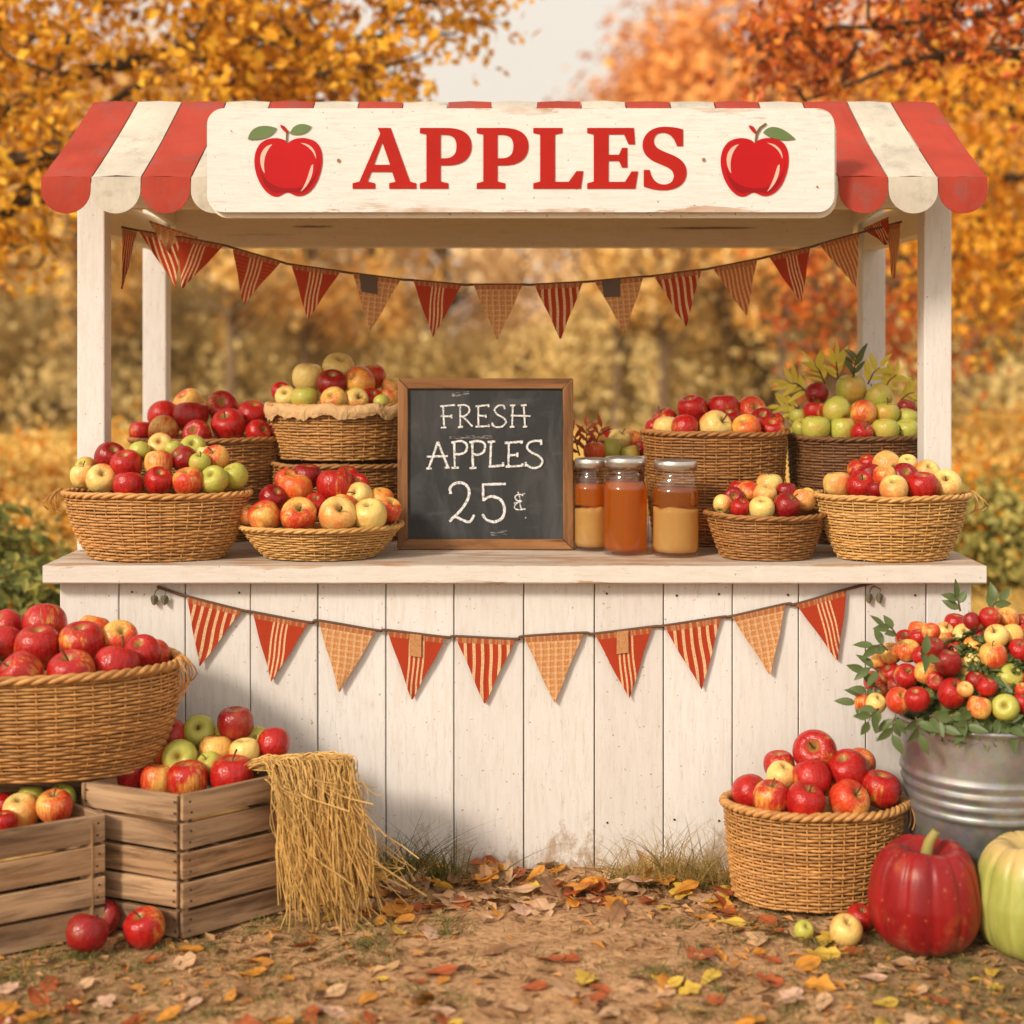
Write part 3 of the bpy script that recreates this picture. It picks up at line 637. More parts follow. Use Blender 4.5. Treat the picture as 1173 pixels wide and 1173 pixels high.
# ------------------------------------------------------------------ bunting
def bunting(label, D, ends, flags, wob, extra=()):
    wob = wob * 1.5
    root = empty('bunting', P(*ends[0], D), label, 'bunting', 'strings of flags')
    O = np.array(root.location)
    pts = [np.array(P(ends[0][0], ends[0][1], D))]
    for f in flags:
        if f[4] != 'fold' and f[4] != 'tail': pts += [np.array(P(f[0][0], f[0][1], D)), np.array(P(f[1][0], f[1][1], D))]
    pts.append(np.array(P(ends[1][0], ends[1][1], D)))
    b = MB(); b.tube(catmull([p - O for p in pts], 160), .0042, 6); b.build('cord', M['cord'], root, True)
    for i, (tl, tr, tip, kind, mode) in enumerate(flags):
        A, B, T = [np.array(P(p[0], p[1], D)) - O for p in (tl, tr, tip)]
        nu, nv = 9, 15; b = MB(); grid = np.zeros((nu, nv, 3)); uv = np.zeros((nu, nv, 2))
        amp = wob * (2.4 if mode in ('tail', 'fold') else 1)
        for a in range(nu):
            for c in range(nv):
                u, v = a / (nu - 1), c / (nv - 1); vv = v * .985
                p = (A * (1 - u) + B * u) * (1 - vv) + T * vv
                p = p + np.array([0, -.0035 + amp * v * math.sin(u * 3.3 + i * 1.7) + amp * .8 * v * math.sin(v * 4 + i), 0])
                if c > 0: p[0] += .0012 * math.sin(v * 9 + i + u * 2)
                grid[a, c] = p; uv[a, c] = ((u - .5) * (1 - vv) + .5, v)
        b.grid(grid[::-1])
        n0 = len(b.f[0])
        back = grid.copy(); back[:, :, 1] += .002; b.grid(back)
        me = b.mesh('flag', M['flag_' + kind], True)
        ul = me.uv_layers.new(name='UVMap'); vu = np.vstack([uv[::-1].reshape(-1, 2), uv.reshape(-1, 2)])
        li = np.zeros(len(me.loops), np.int32); me.loops.foreach_get('vertex_index', li); ul.data.foreach_set('uv', vu[li].ravel().astype(np.float32))
        o = link('flag', me, root)
        o['label'] = {'striped': 'red flag with cream stripes', 'burlap': 'tan plaid burlap flag', 'thinstripe': 'finely striped rust and tan flag', 'centre': 'red flag with cream stripes down its centre', 'plaid': 'red plaid flag'}[kind]
        if mode == 'patch':
            q = MB(); x0 = A * .86 + B * .14; x1 = A * .48 + B * .52; dz = np.array([0, 0, -.055]); dy = np.array([0, -.008, 0])
            q.add([x0 + dy, x1 + dy, x1 + dz + dy, x0 + dz * .95 + dy + (B - A) * .05], [[0, 3, 2, 1]]); q.build('patch', M['patch'], o)
        if mode == 'tab':
            q = MB(); x0 = A * .62 + B * .38; x1 = A * .42 + B * .58; dz = np.array([0, 0, -.062]); dy = np.array([0, -.009, 0])
            q.add([x0 + dy, x1 + dy, x1 + dz + dy, x0 + dz + dy], [[0, 3, 2, 1]]); q.build('tab', M['flag_burlap'], o)
    for px, py, n_, s in extra:
        q = MB()
        for k in range(n_):
            c = np.array(P(px + (k - (n_ - 1) / 2) * 12, py + 4, D)) - O
            t = np.linspace(0, 2 * math.pi, 11)[:-1]; r = .011
            V = [c + np.array([r * math.sin(a) * (1 - .25 * math.cos(a)), -.004 - .004 * math.cos(2 * a), r * 1.35 * math.cos(a) * -1]) for a in t] + [c + np.array([0, -.009, 0])]
            q.add(V, [[j, (j + 1) % 10, 10] for j in range(10)])
            q.tube([c + np.array([0, -.004, r]), c + np.array([.004, -.004, r * 2.2]), np.array(P(px, py - 10, D)) - O], .0018, 5)
        q.build('dried_leaf', plain('grey_green_leaf', (.13, .115, .07), .7), root)
    return root
top = [((140, 262), (157, 266), (140, 332), 'striped', 'tail'), ((158, 264), (206, 272), (203, 331), 'striped', ''), ((203, 271), (257, 281), (209, 331), 'centre', ''),
       ((170, 252), (228, 272), (196, 292), 'burlap', 'fold'),
       ((267, 284), (322, 300), (278, 350), 'plaid', ''), ((334, 303), (390, 311), (352, 367), 'centre', ''), ((404, 313), (459, 320), (424, 380), 'burlap', 'patch'), ((473, 321), (529, 326), (496, 387), 'centre', ''),
       ((542, 326), (599, 326), (570, 390), 'burlap', ''), ((612, 326), (668, 323), (642, 389), 'striped', ''), ((681, 322), (737, 317), (716, 383), 'burlap', 'patch'), ((749, 316), (803, 309), (786, 375), 'striped', ''),
       ((816, 307), (867, 297), (855, 362), 'thinstripe', ''), ((880, 294), (928, 283), (918, 348), 'centre', ''), ((938, 280), (984, 267), (981, 331), 'thinstripe', ''),
       ((988, 262), (1018, 248), (1015, 281), 'plaid', 'fold'), ((1014, 258), (1031, 256), (1024, 320), 'thinstripe', 'tail')]
bunting('string of red and burlap flags hung under the awning above the counter', 4.585, ((139, 260), (1033, 254)), top, .005)
low = [((214, 683), (277, 699), (229, 764), 'striped', ''), ((289, 701), (354, 713), (311, 781), 'centre', ''), ((365, 711), (431, 722), (389, 793), 'burlap', ''), ((444, 722), (511, 730), (472, 802), 'centre', 'tab'), ((522, 729), (590, 732), (555, 807), 'striped', ''),
       ((600, 729), (668, 725), (635, 806), 'burlap', ''), ((681, 726), (747, 718), (721, 801), 'centre', 'tab'), ((760, 717), (826, 707), (804, 790), 'striped', ''), ((838, 706), (900, 692), (882, 773), 'burlap', ''), ((912, 692), (970, 675), (959, 757), 'centre', '')]
bunting('string of red and burlap flags hung across the white boards below the counter', 4.195, ((180, 672), (1006, 666)), low, .0022, ((183, 683, 2, 0), (1001, 681, 2, 0)))

# ------------------------------------------------------------------ chalkboard
BD = 4.47
bx0, bx1 = PX(455, BD), PX(657, BD); bz0, bz1 = CT, PZ(434, BD)
cb = empty('chalkboard', ((bx0 + bx1) / 2, Y(BD), CT + .002), 'black chalkboard in a brown wooden frame reading FRESH APPLES 25 cents', 'chalkboard')
cb.rotation_euler = (R(-3.0), 0, 0)
W2 = (bx1 - bx0) / 2; HB = bz1 - bz0; fw = .031
def bar(name, V, mt):
    b = MB(); b.hexa([(x, y, z) for y in (-.002,) for x, z in V][:4] + [(x, .028, z) for x, z in V]); 
    o = b.build(name, mt, cb); 
    bm_ = bmesh.new(); bm_.from_mesh(o.data); bmesh.ops.recalc_face_normals(bm_, faces=bm_.faces); bm_.to_mesh(o.data); bm_.free(); bevel(o, .003); return o
e = .0006
bar('frame_rail', [(-W2 + e, 0), (W2 - e, 0), (W2 - fw - e, fw), (-W2 + fw + e, fw)], M['frame_h']); bar('frame_rail', [(-W2 + fw + e, HB - fw), (W2 - fw - e, HB - fw), (W2 - e, HB), (-W2 + e, HB)], M['frame_h'])
bar('frame_stile', [(-W2, e), (-W2 + fw, fw + e), (-W2 + fw, HB - fw - e), (-W2, HB - e)], M['frame_v']); bar('frame_stile', [(W2 - fw, fw + e), (W2, e), (W2, HB - e), (W2 - fw, HB - fw - e)], M['frame_v'])
b = MB(); b.box((-W2 + fw - .004, .008, fw - .004), (W2 - fw + .004, .022, HB - fw + .004)); b.build('slate_panel', M['slate'], cb)
ZS = 1173 / 210.0
def cbp(x, y):   # from the enlarged view of the board to its plane
    return np.array([(450 + x / ZS - 556) / 202 * 2 * W2, 0.0068, HB - (430 + y / ZS - 434.5) / 196 * HB])
def chalk(name, strokes, label, wd=9.0, mt='chalk', off=0.0):
    b = MB(); k = 0
    for st in strokes:
        w = wd
        if isinstance(st[0], (int, float)): w = st[0]; st = st[1:]
        p = catmull([cbp(*q) for q in st], max(10, len(st) * 7)) if len(st) > 2 else np.array([cbp(*st[0]) * (1 - t) + cbp(*st[1]) * t for t in np.linspace(0, 1, 9)])
        d = np.gradient(p, axis=0); d /= np.linalg.norm(d, axis=1, keepdims=True) + 1e-9; nrm = np.stack([-d[:, 2], 0 * d[:, 0], d[:, 0]], -1)
        hw = 1.08 * w / ZS / 202 * W2 * np.array([1 + .35 * noise.noise((i * .6, k * 3.1, 0)) for i in range(len(p))])[:, None]
        k += 1; lift = np.array([0, -.00012 * k - off, 0])
        b.grid(np.array([p + nrm * hw + lift, p - nrm * hw + lift]))
    o = b.build(name, M[mt], cb); 
    if label: o['label'] = label
fresh = [[(318, 205), (326, 338)], [(300, 205), (396, 196)], [(304, 268), (374, 270)], [(372, 258), (374, 282)], [(305, 343), (340, 340)],
 [(428, 200), (430, 336)], [(412, 200), (455, 196), (486, 215), (484, 245), (455, 268), (430, 268)], [(440, 268), (470, 295), (508, 334)], [(415, 340), (446, 336)],
 [(545, 202), (546, 334)], [(528, 205), (610, 198)], [(546, 264), (594, 268)], [(528, 336), (614, 332)], [(610, 192), (612, 210)], [(614, 320), (614, 338)], [(594, 258), (595, 280)],
 [(716, 222), (705, 200), (672, 202), (650, 228), (668, 256), (708, 280), (724, 306), (700, 334), (660, 338), (636, 322)], [(636, 310), (637, 332)],
 [(768, 200), (763, 336)], [(838, 200), (846, 336)], [(750, 200), (784, 198)], [(820, 200), (856, 196)], [(755, 264), (882, 268)], [(748, 338), (778, 336)], [(832, 338), (860, 334)]]
apl = [[(286, 432), (228, 600)], [(286, 432), (350, 594)], [(214, 528), (350, 524)], [(212, 604), (246, 602)], [(330, 600), (360, 596)],
 [(390, 440), (395, 596)], [(372, 438), (430, 428), (470, 448), (466, 492), (430, 512), (396, 510)], [(374, 600), (420, 598)],
 [(506, 436), (512, 596)], [(488, 436), (545, 428), (586, 446), (582, 494), (548, 514), (512, 512)], [(490, 602), (534, 598)],
 [(628, 434), (622, 590)], [(606, 434), (654, 430)], [(612, 592), (704, 584)], [(704, 564), (706, 590)],
 [(742, 440), (740, 588)], [(716, 440), (826, 432)], [(740, 520), (796, 516)], [(722, 592), (828, 586)], [(826, 424), (824, 446)], [(828, 570), (830, 590)], [(796, 502), (798, 530)],
 [(952, 432), (915, 426), (872, 440), (860, 472), (890, 502), (935, 524), (958, 556), (940, 590), (895, 600), (852, 578)], [(948, 418), (950, 452)], [(850, 562), (852, 590)]]
price = [[16, (368, 766), (366, 726), (400, 698), (450, 698), (484, 734), (482, 790), (440, 862), (372, 930)], [15, (362, 942), (396, 912), (440, 930), (490, 944), (520, 900)],
 [15, (570, 706), (722, 702)], [14, (576, 706), (578, 810)], [16, (578, 806), (628, 782), (690, 804), (714, 860), (700, 918), (650, 944), (600, 930), (572, 896)]]
cent = [[7, (835, 776), (805, 768), (782, 786), (796, 808), (826, 812), (800, 820), (778, 846), (796, 866), (850, 862)], [6, (800, 752), (812, 790), (815, 838), (826, 868)], [5, (828, 768), (846, 764)], [5, (774, 826), (790, 818)], [7, (848, 916), (854, 920)]]
for sm_ in ([22, (375, 132), (430, 126), (486, 118)], [20, (360, 400), (440, 404), (540, 400), (640, 404)], [26, (625, 1022), (680, 1012), (730, 1014)]): chalk('chalk_smear', [sm_], None, mt='smudge', off=-.0004)
chalk('chalk_word', fresh, 'chalk word FRESH', 10); chalk('chalk_word', apl, 'chalk word APPLES', 13); chalk('price', price, 'chalk figures 25', 15); chalk('cent_mark', cent, 'small chalk cent mark', 7)
b = MB(); b.box((-.02, .03, .05), (.02, .042, HB - .06)); b.build('rear_strut', M['frame_v'], cb)

# ------------------------------------------------------------------ apples
def apple_mesh(seed):
    pr = catmull([(0, .50), (.07, .58), (.16, .72), (.30, .845), (.52, .89), (.75, .78), (.93, .52), (1.0, .15), (.975, -.2), (.86, -.52), (.67, -.76), (.47, -.88), (.3, -.9), (.16, -.83), (.06, -.78), (0.001, -.77)], 30)
    pr[0, 0] = .001; pr[:, 0] = np.maximum(pr[:, 0], .001)
    r_ = np.random.default_rng(seed); seg = 30; th = np.linspace(0, 2 * math.pi, seg, endpoint=False)
    tall = r_.uniform(.88, 1.0); ph = r_.uniform(0, 6); lop = r_.uniform(0, .06); lb = r_.uniform(.01, .035)
    r = pr[:, :1] * (1 + lop * np.cos(th + ph)[None] * 1) * (1 + lb * np.cos(5 * th + ph)[None] * np.clip(-pr[:, 1:2] + .3, 0, 1) + .018 * np.cos(2 * th + ph)[None])
    z = pr[:, 1:2] * tall + lop * .5 * np.cos(th + ph * 2)[None] * np.clip(pr[:, :1], 0, 1) + lb * .9 * np.cos(5 * th + ph)[None] * np.clip(-pr[:, 1:2] - .3, 0, 1)
    return np.stack([r * np.cos(th), r * np.sin(th), z], -1)
AG = [apple_mesh(k) for k in range(6)]
APPLE = {}
for k in AM:
    for i, Gm in enumerate(AG):
        b = MB(); b.grid(Gm[::-1], closed_v=True); APPLE[k, i] = b.mesh('apple', AM[k], True)
STEM = []
for s in range(3):
    b = MB(); b.tube(catmull([(0, 0, .5), (.02 * s, .03, .75), (.10, .05 * s, 1.02), (.2, .04, 1.14 + .08 * s)], 8), np.linspace(.035, .05, 8), 6); STEM.append(b.mesh('stem', M['stalk'], True))
napple = 0
def apple(p, r, kind, label, group, tilt=None):
    global napple
    napple += 1; rs = np.random.default_rng(1000 + napple)
    o = link('apple', APPLE[kind, int(rs.integers(6))], None, p); o.scale = (r, r, r)
    if tilt is None:
        ax = rs.uniform(0, 2 * math.pi); t = min(1.5, abs(rs.normal(.55, .4)))
        # lean mostly towards the viewer so that the stalk end shows
        tx = t * (.35 + .65 * abs(math.cos(ax))); ty = t * .7 * math.sin(ax)
        if rs.random() < .18: tx = -tx
    else: tx, ty = tilt
    o.rotation_euler = Euler((tx, ty, 0)); o.rotation_euler = (Euler((tx, ty, 0)).to_matrix() @ Euler((0, 0, rs.uniform(0, 6.28))).to_matrix()).to_euler()
    tag(o, label, 'apple', group)
    if rs.random() < .28:
        link('stem', STEM[int(rs.integers(3))], o)
    return o
ORD = ['', 'first', 'second', 'third', 'fourth', 'fifth', 'sixth', 'seventh', 'eighth', 'ninth', 'tenth', 'eleventh', 'twelfth']
def pile(rows, cx, hw, Dc, b_, where, group, rowname=None, slope=1.1, front=.74, zmin=None):
    """apples given row by row (front row first) heaped in a container whose mouth is centred at depth Dc"""
    items = []
    allp = [q for r in rows for q in r]; yF = max(q[1] for q in rows[0]); yT = min(q[1] for q in allp)
    for ri, row in enumerate(rows):
        for oi, q in enumerate(sorted(row)):
            xn = max(-1, min(1, (q[0] - cx) / hw)); v = (yF - q[1]) / max(1, yF - yT)
            D = Dc + b_ * (-front * math.sqrt(max(.04, 1 - xn * xn)) + slope * v)
            items.append([q, D, ri, oi])
    for it in range(60):
        moved = False
        for i in range(len(items)):
            for j in range(i):
                A, B = items[i], items[j]
                pa, pb = P(A[0][0], A[0][1], A[1]), P(B[0][0], B[0][1], B[1])
                need = .9 * (A[0][2] * A[1] + B[0][2] * B[1]) / F; d = (pa - pb).length
                if d < need:
                    f_, n_ = (A, B) if A[1] > B[1] else (B, A)
                    f_[1] += (need - d) * .5; n_[1] -= (need - d) * .08; moved = True
        for I in items: I[1] = max(Dc - b_ * .98, min(Dc + b_ * .8, I[1]))
        if not moved: break
    names = rowname or {1: ['row'], 2: ['front row', 'back row'], 3: ['front row', 'middle row', 'top row'], 4: ['front row', 'second row', 'third row', 'top row'], 5: ['front row', 'second row', 'third row', 'fourth row', 'top row'], 6: ['front row', 'second row', 'third row', 'fourth row', 'fifth row', 'top row'], 7: ['front row', 'second row', 'third row', 'fourth row', 'fifth row', 'sixth row', 'top row']}[len(rows)]
    for (q, D, ri, oi) in items:
        n_ = len(rows[ri]); pos = 'leftmost' if oi == 0 else ('rightmost' if oi == n_ - 1 else ORD[oi + 1] + ' from left')
        if n_ == 1: pos = 'alone'
        apple(P(q[0], q[1], D), q[2] * D / F * 1.04, q[3], f'{KIND[q[3]]} apple, {pos} in {names[ri]} of {where}', group)
    return items

# ------------------------------------------------------------------ baskets
def basket(label, cx, Dc, zb, h, at, bt, ab, bb_, mt, rows=22, stakes=34, bulge=.0, group='wicker baskets of apples', rim=.010, fill=.0, fillmat='straw', power=.75, lining=False, ties=(), seed=0, name='wicker_basket'):
    X = PX(cx, Dc); root = empty(name, (X, Y(Dc), zb), label, 'basket', group)
    rs = np.random.default_rng(77 + seed)
    S = stakes; n = 4 * S; th = np.linspace(0, 2 * math.pi, n, endpoint=False)
    ct, sn = np.cos(th), np.sin(th)
    def half(z):
        t = max(0, min(1, z / h)); k = t ** power; bl = 1 + bulge * math.sin(math.pi * t)
        return (ab + (at - ab) * k) * bl, (bb_ + (bt - bb_) * k) * bl
    rows = int(rows * 1.2); rr = h / rows / 2
    b = MB(); amp = rr * .62
    ws = [rs.uniform(0, 100) for _ in range(4)]
    for k in range(rows):
        z = rr + k * (h - 2 * rr) / (rows - 1) if rows > 1 else rr
        a, c = half(z)
        jit = np.array([noise.noise((math.cos(t) * 2.2, math.sin(t) * 2.2, k * .45 + seed)) for t in th[::4]]); jit = np.interp(np.arange(n), np.arange(0, n, 4), jit, period=n)
        off = amp * np.cos(S / 2 * th + math.pi * (k % 2)) + jit * rr * .5
        zz = z + jit * rr * .9
        pts = np.stack([(a + off) * ct, (c + off) * sn, zz], -1)
        rad = rr * .86 * rs.uniform(.85, 1.12) * (1 + .14 * np.roll(jit, k * 7))
        b.tube(pts, rad, 6, closed=True, flat=.72)
    for s in range(S):
        t = 2 * math.pi * (s) / S
        pts = []
        for z in np.linspace(0, h, 7): a, c = half(z); pts.append(((a - amp * .2) * math.cos(t), (c - amp * .2) * math.sin(t), z))
        b.tube(pts, rr * .62, 5, up=(math.cos(t + .7), math.sin(t + .7), .2))
    b.build('weave', M[mt], root, True)
    # inner wall and bottom, shade between the strands put into its dark colour
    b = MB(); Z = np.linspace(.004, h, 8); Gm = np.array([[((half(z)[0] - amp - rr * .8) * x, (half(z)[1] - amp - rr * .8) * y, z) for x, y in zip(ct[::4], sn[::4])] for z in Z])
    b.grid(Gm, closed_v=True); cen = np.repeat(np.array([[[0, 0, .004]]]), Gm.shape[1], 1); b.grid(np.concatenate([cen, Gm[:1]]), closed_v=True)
    b.build('shaded_inner_wall', M['wk_dark'], root, True)
    # plaited rim
    b = MB(); mm = max(9, int(S * .42)); rim = rim * .82; nn = n * 2; th2 = np.linspace(0, 2 * math.pi, nn, endpoint=False)
    jit = np.array([noise.noise((math.cos(t) * 1.5, math.sin(t) * 1.5, seed + 9.3)) for t in th2]) * .006
    for j in range(3):
        ph = mm * th2 + 2 * math.pi * j / 3
        o_ = rim * .62 * np.cos(ph); zz = h + rim * .5 * np.sin(ph) + rim * .2 + jit
        b.tube(np.stack([(at + o_ + .002) * np.cos(th2), (bt + o_ + .002) * np.sin(th2), zz], -1), rim * .62, 6, closed=True)
    b.build('rim', M[mt], root, True)
    if fill:
        b = MB(); pr = [(0.001, 1.0)] + [(math.sin(t), math.cos(t)) for t in np.linspace(.12, math.pi / 2, 9)]
        z0 = max(h - .06, h * .45); pa_, pb_ = half(z0); pa_ -= .02; pb_ -= .02
        Gm = np.array([[(r * pa_ * x, r * pb_ * y, z0 + fill * .55 * zz + .004 * noise.noise((r * x * 9, r * y * 9, seed))) for x, y in zip(ct[::2], sn[::2])] for r, zz in pr])
        b.grid(Gm[::-1], closed_v=True); b.build('packing', M[fillmat], root, True)
    if lining:
        b = MB(); Gm = []
        for t in th[::1]:
            w = .012 * noise.noise((math.cos(t) * 4, math.sin(t) * 4, seed + 1)) + .006 * noise.noise((math.cos(t) * 14, math.sin(t) * 14, seed))
            Gm.append([((at - .018) * math.cos(t), (bt - .018) * math.sin(t), h - .02), ((at - .004) * math.cos(t), (bt - .004) * math.sin(t), h + .010 + w * .9), ((at + .012) * math.cos(t), (bt + .012) * math.sin(t), h + .008 + w * .9), ((at + .016) * math.cos(t), (bt + .016) * math.sin(t), h - .014 + w), ((at + .011) * math.cos(t), (bt + .011) * math.sin(t), h - .030 + w * 1.7)])
        b.grid(np.array(Gm), closed_u=True); b.build('paper_lining', M['paper'], root, True)
    for (ang, ln) in ties:
        b = MB(); t = R(ang); q = np.array([at * math.cos(t), bt * math.sin(t), h])
        for k in range(4):
            d = np.array([math.cos(t + rs.normal(0, .5)), math.sin(t) - .4, 0])
            b.tube(catmull([q + (0, 0, .008), q + d * .016 + (0, 0, .012), q + d * (.024 + .01 * k) + (0, 0, -ln * .4), q + d * (.018 + .012 * k * rs.uniform(-1, 1)) + (0, 0, -ln * rs.uniform(.7, 1.1))], 10), .0022, 5)
        b.build('loose_strand', M[mt], root, True)
    return root
GRP = 'wicker baskets of apples'
basket('wide honey-coloured oval basket of red and green apples by the left post', 180, 4.307, CT + .002, .185, .262, .137, .185, .098, 'wk_honey', 19, 40, .04, rim=.011, fill=.07, ties=((185, .06),), seed=1)
basket('tall brown basket heaped with red apples behind the wide oval one', 238, 4.78, CT + .002, .312, .240, .19, .195, .15, 'wk_brown', 30, 40, .02, rim=.010, fill=.08, seed=2)
basket('brown wicker basket with no apples supporting the paper-lined basket', 392, 4.78, CT + .002, .235, .228, .19, .20, .16, 'wk_brown', 23, 38, .03, rim=.010, fill=.0, seed=3, group='wicker baskets under others')
basket('honey-coloured basket with a paper-lined rim stacked on top of another basket', 392, 4.78, CT + .002 + .252, .165, .232, .19, .20, .16, 'wk_honey', 16, 38, .0, rim=.010, fill=.08, lining=True, seed=4)
basket('shallow golden tray basket of yellow and red apples beside the chalkboard', 367, 4.335, CT + .002, .088, .232, .162, .155, .11, 'wk_gold', 10, 40, .0, rim=.009, fill=.10, power=.8, seed=15)
basket('tall brown basket of red apples behind the cider jars', 819, 4.675, CT + .002, .338, .221, .17, .185, .14, 'wk_brown', 32, 38, .02, rim=.011, fill=.08, seed=6)
basket('dark brown basket of green apples and yellow leaves beside the right post', 981, 4.72, CT + .002, .322, .212, .18, .18, .15, 'wk_dark', 30, 36, .02, rim=.010, fill=.12, seed=7)
basket('small round brown basket of pale apples in front on the counter', 877, 4.335, CT + .002, .122, .170, .15, .125, .11, 'wk_brown', 14, 30, .0, rim=.009, fill=.07, seed=8)
basket('golden oval basket of yellow and red apples at the right end of counter', 1022, 4.302, CT + .002, .178, .214, .136, .150, .095, 'wk_gold', 19, 36, .03, rim=.010, fill=.07, ties=((-2, .06),), seed=9)
basket('small basket of mixed apples half hidden behind the cider jars', 690, 4.78, CT + .002, .225, .135, .12, .11, .10, 'wk_honey', 22, 28, .0, rim=.009, fill=.06, seed=10)
basket('large honey-coloured wicker bowl of red apples on the ground at left', 20, 3.93, .362, .272, .418, .238, .35, .165, 'wk_honey', 25, 54, .05, rim=.014, fill=.09, power=.7, ties=((-6, .10), (4, .08)), seed=11, group='wicker baskets on the ground')
basket('round honey-coloured wicker basket of red apples on the ground before the boards', 933, 3.985, .004, .246, .237, .150, .212, .13, 'wk_honey', 24, 46, .01, rim=.014, fill=.12, ties=((-12, .07),), seed=12, group='wicker baskets on the ground')
GA = 'apples on the stall'
pile([[(115, 549, 17, 'y'), (95, 546, 14, 'y'), (147, 556, 17, 'r'), (181, 552, 16, 'r'), (216, 552, 17, 'b'), (246, 550, 16, 'g'), (269, 546, 15, 'g')],
      [(99, 535, 12, 'g'), (126, 525, 17, 'd'), (145, 534, 17.5, 'r'), (182, 531, 16, 'b'), (211, 527, 15, 'd'), (229, 531, 12, 'g'), (247, 526, 15.5, 'b')],
      [(160, 518, 12, 'g'), (183, 511, 14, 'y'), (199, 515, 10, 'g'), (221, 514, 15, 'g'), (235, 520, 10, 'y')]], 180, 100, 4.307, .125, "wide oval basket by left post", GA)
pile([[(161, 495, 13, 'r'), (187, 494, 17, 'b'), (226, 498, 16, 'r'), (262, 488, 19, 'r'), (295, 496, 14, 'r'), (312, 494, 10, 'd')], [(187, 476, 17, 'r'), (219, 478, 20, 'r'), (290, 476, 18, 'r')], [(216, 463, 17, 'b'), (255, 466, 18, 'r')]], 238, 84, 4.78, .17, 'tall basket behind the left oval', GA)
pile([[(329, 456, 13, 'y'), (349, 457, 15, 'g'), (383, 459, 15, 'b'), (408, 459, 14, 'y'), (425, 458, 13, 'r'), (437, 461, 9, 'g'), (446, 456, 12, 'b')], [(322, 449, 11, 'r'), (381, 440, 17, 'd'), (413, 438, 17, 'o'), (448, 443, 11, 'y')], [(353, 433, 17, 'y'), (388, 424, 18, 'y'), (427, 432, 15, 'b')]], 392, 82, 4.78, .17, 'paper-lined basket on top', GA)
pile([[(284, 591, 12, 'y'), (303, 592, 18, 'b'), (342, 591, 20, 'b'), (386, 592, 21, 'y'), (424, 591, 19, 'y'), (445, 585, 15, 'b')], [(312, 571, 15, 'd'), (362, 578, 13, 'r'), (394, 578, 13, 'o'), (412, 568, 15, 'y'), (437, 572, 14, 'o')], [(338, 562, 19, 'o'), (384, 557, 20, 'r')], [(328, 550, 13, 'b'), (352, 546, 16, 'd'), (398, 547, 13, 'r'), (412, 556, 12, 'r')]], 367, 92, 4.335, .14, 'shallow tray by the chalkboard', GA)
pile([[(750, 491, 11, 'r'), (763, 491, 15, 'y'), (785, 491, 15, 'r'), (819, 489, 18, 'y'), (855, 492, 16, 'o'), (885, 493, 14, 'r')], [(762, 482, 14, 'r'), (836, 481, 14, 'd'), (873, 481, 13, 'd'), (889, 483, 9, 'r')], [(793, 470, 17, 'r'), (828, 468, 18, 'r'), (860, 472, 17, 'b')]], 819, 78, 4.675, .15, 'tall basket behind the jars', GA)
pile([[(919, 491, 11, 'g'), (935, 491, 16, 'g'), (966, 493, 15, 'g'), (987, 496, 12, 'r'), (1014, 494, 15, 'g'), (1039, 493, 14, 'g')], [(914, 477, 10, 'g'), (933, 471, 12.5, 'r'), (959, 470, 16, 'g'), (989, 474, 15, 'b'), (1016, 474, 14, 'g'), (1039, 480, 12, 'g')], [(936, 451, 13, 'd'), (975, 446, 17, 'g'), (1007, 455, 15, 'g'), (1038, 468, 11, 'd')]], 981, 76, 4.72, .16, 'dark basket with yellow leaves', GA)
pile([[(828, 578, 11, 'y'), (848, 582, 11, 'r'), (873, 583, 14, 'y'), (901, 581, 15, 'd'), (921, 573, 13, 'y')], [(841, 569, 11, 'd'), (857, 566, 14, 'b'), (877, 567, 13, 'y'), (901, 564, 12, 'd'), (925, 568, 9, 'b')], [(846, 560, 10, 'r'), (881, 556, 15, 'y')]], 877, 66, 4.335, .13, 'small round basket', GA)
pile([[(960, 555, 16, 'y'), (986, 557, 16, 'r'), (1003, 561, 10, 'd'), (1024, 561, 16, 'y'), (1057, 559, 18, 'r'), (1084, 556, 17, 'y')], [(983, 539, 13, 'r'), (998, 545, 13, 'd'), (1013, 546, 13, 'b'), (1036, 546, 15, 'd'), (1061, 542, 14, 'y')], [(994, 531, 10, 'r'), (1016, 532, 15, 'y'), (1040, 532, 11, 'y')]], 1022, 82, 4.302, .12, 'golden basket at counter right', GA)
pile([[(681, 518, 12, 'o'), (699, 516, 14, 'g'), (722, 520, 10, 'g'), (732, 514, 9, 'r')], [(684, 507, 11, 'o'), (709, 505, 13, 'y'), (725, 505, 11, 'o'), (696, 503, 9, 'r')]], 690, 50, 4.78, .11, 'basket half hidden behind jars', GA)
pile([[(-22, 772, 22, 'r'), (24, 773, 25, 'r'), (82, 772, 26, 'r'), (135, 763, 25, 'r'), (176, 752, 18, 'b')], [(-30, 745, 22, 'r'), (4, 738, 21, 'r'), (44, 742, 25, 'r'), (94, 739, 26, 'r'), (136, 734, 21, 'b'), (163, 749, 20, 'r')], [(-40, 722, 20, 'r'), (9, 717, 18, 'r'), (50, 716, 24, 'r'), (107, 722, 18, 'o')]], 20, 185, 3.93, .215, 'large wicker bowl at left', 'apples on the ground side')
pile([[(859, 908, 20, 'r'), (884, 915, 20, 'r'), (922, 919, 22, 'r'), (972, 917, 22, 'b'), (1008, 904, 22, 'r')], [(895, 890, 17, 'y'), (930, 893, 22, 'r'), (971, 883, 23, 'r'), (985, 875, 17, 'b')], [(893, 877, 17, 'r'), (934, 861, 24, 'r')]], 933, 100, 3.985, .135, 'basket on ground by bucket', 'apples on the ground side')

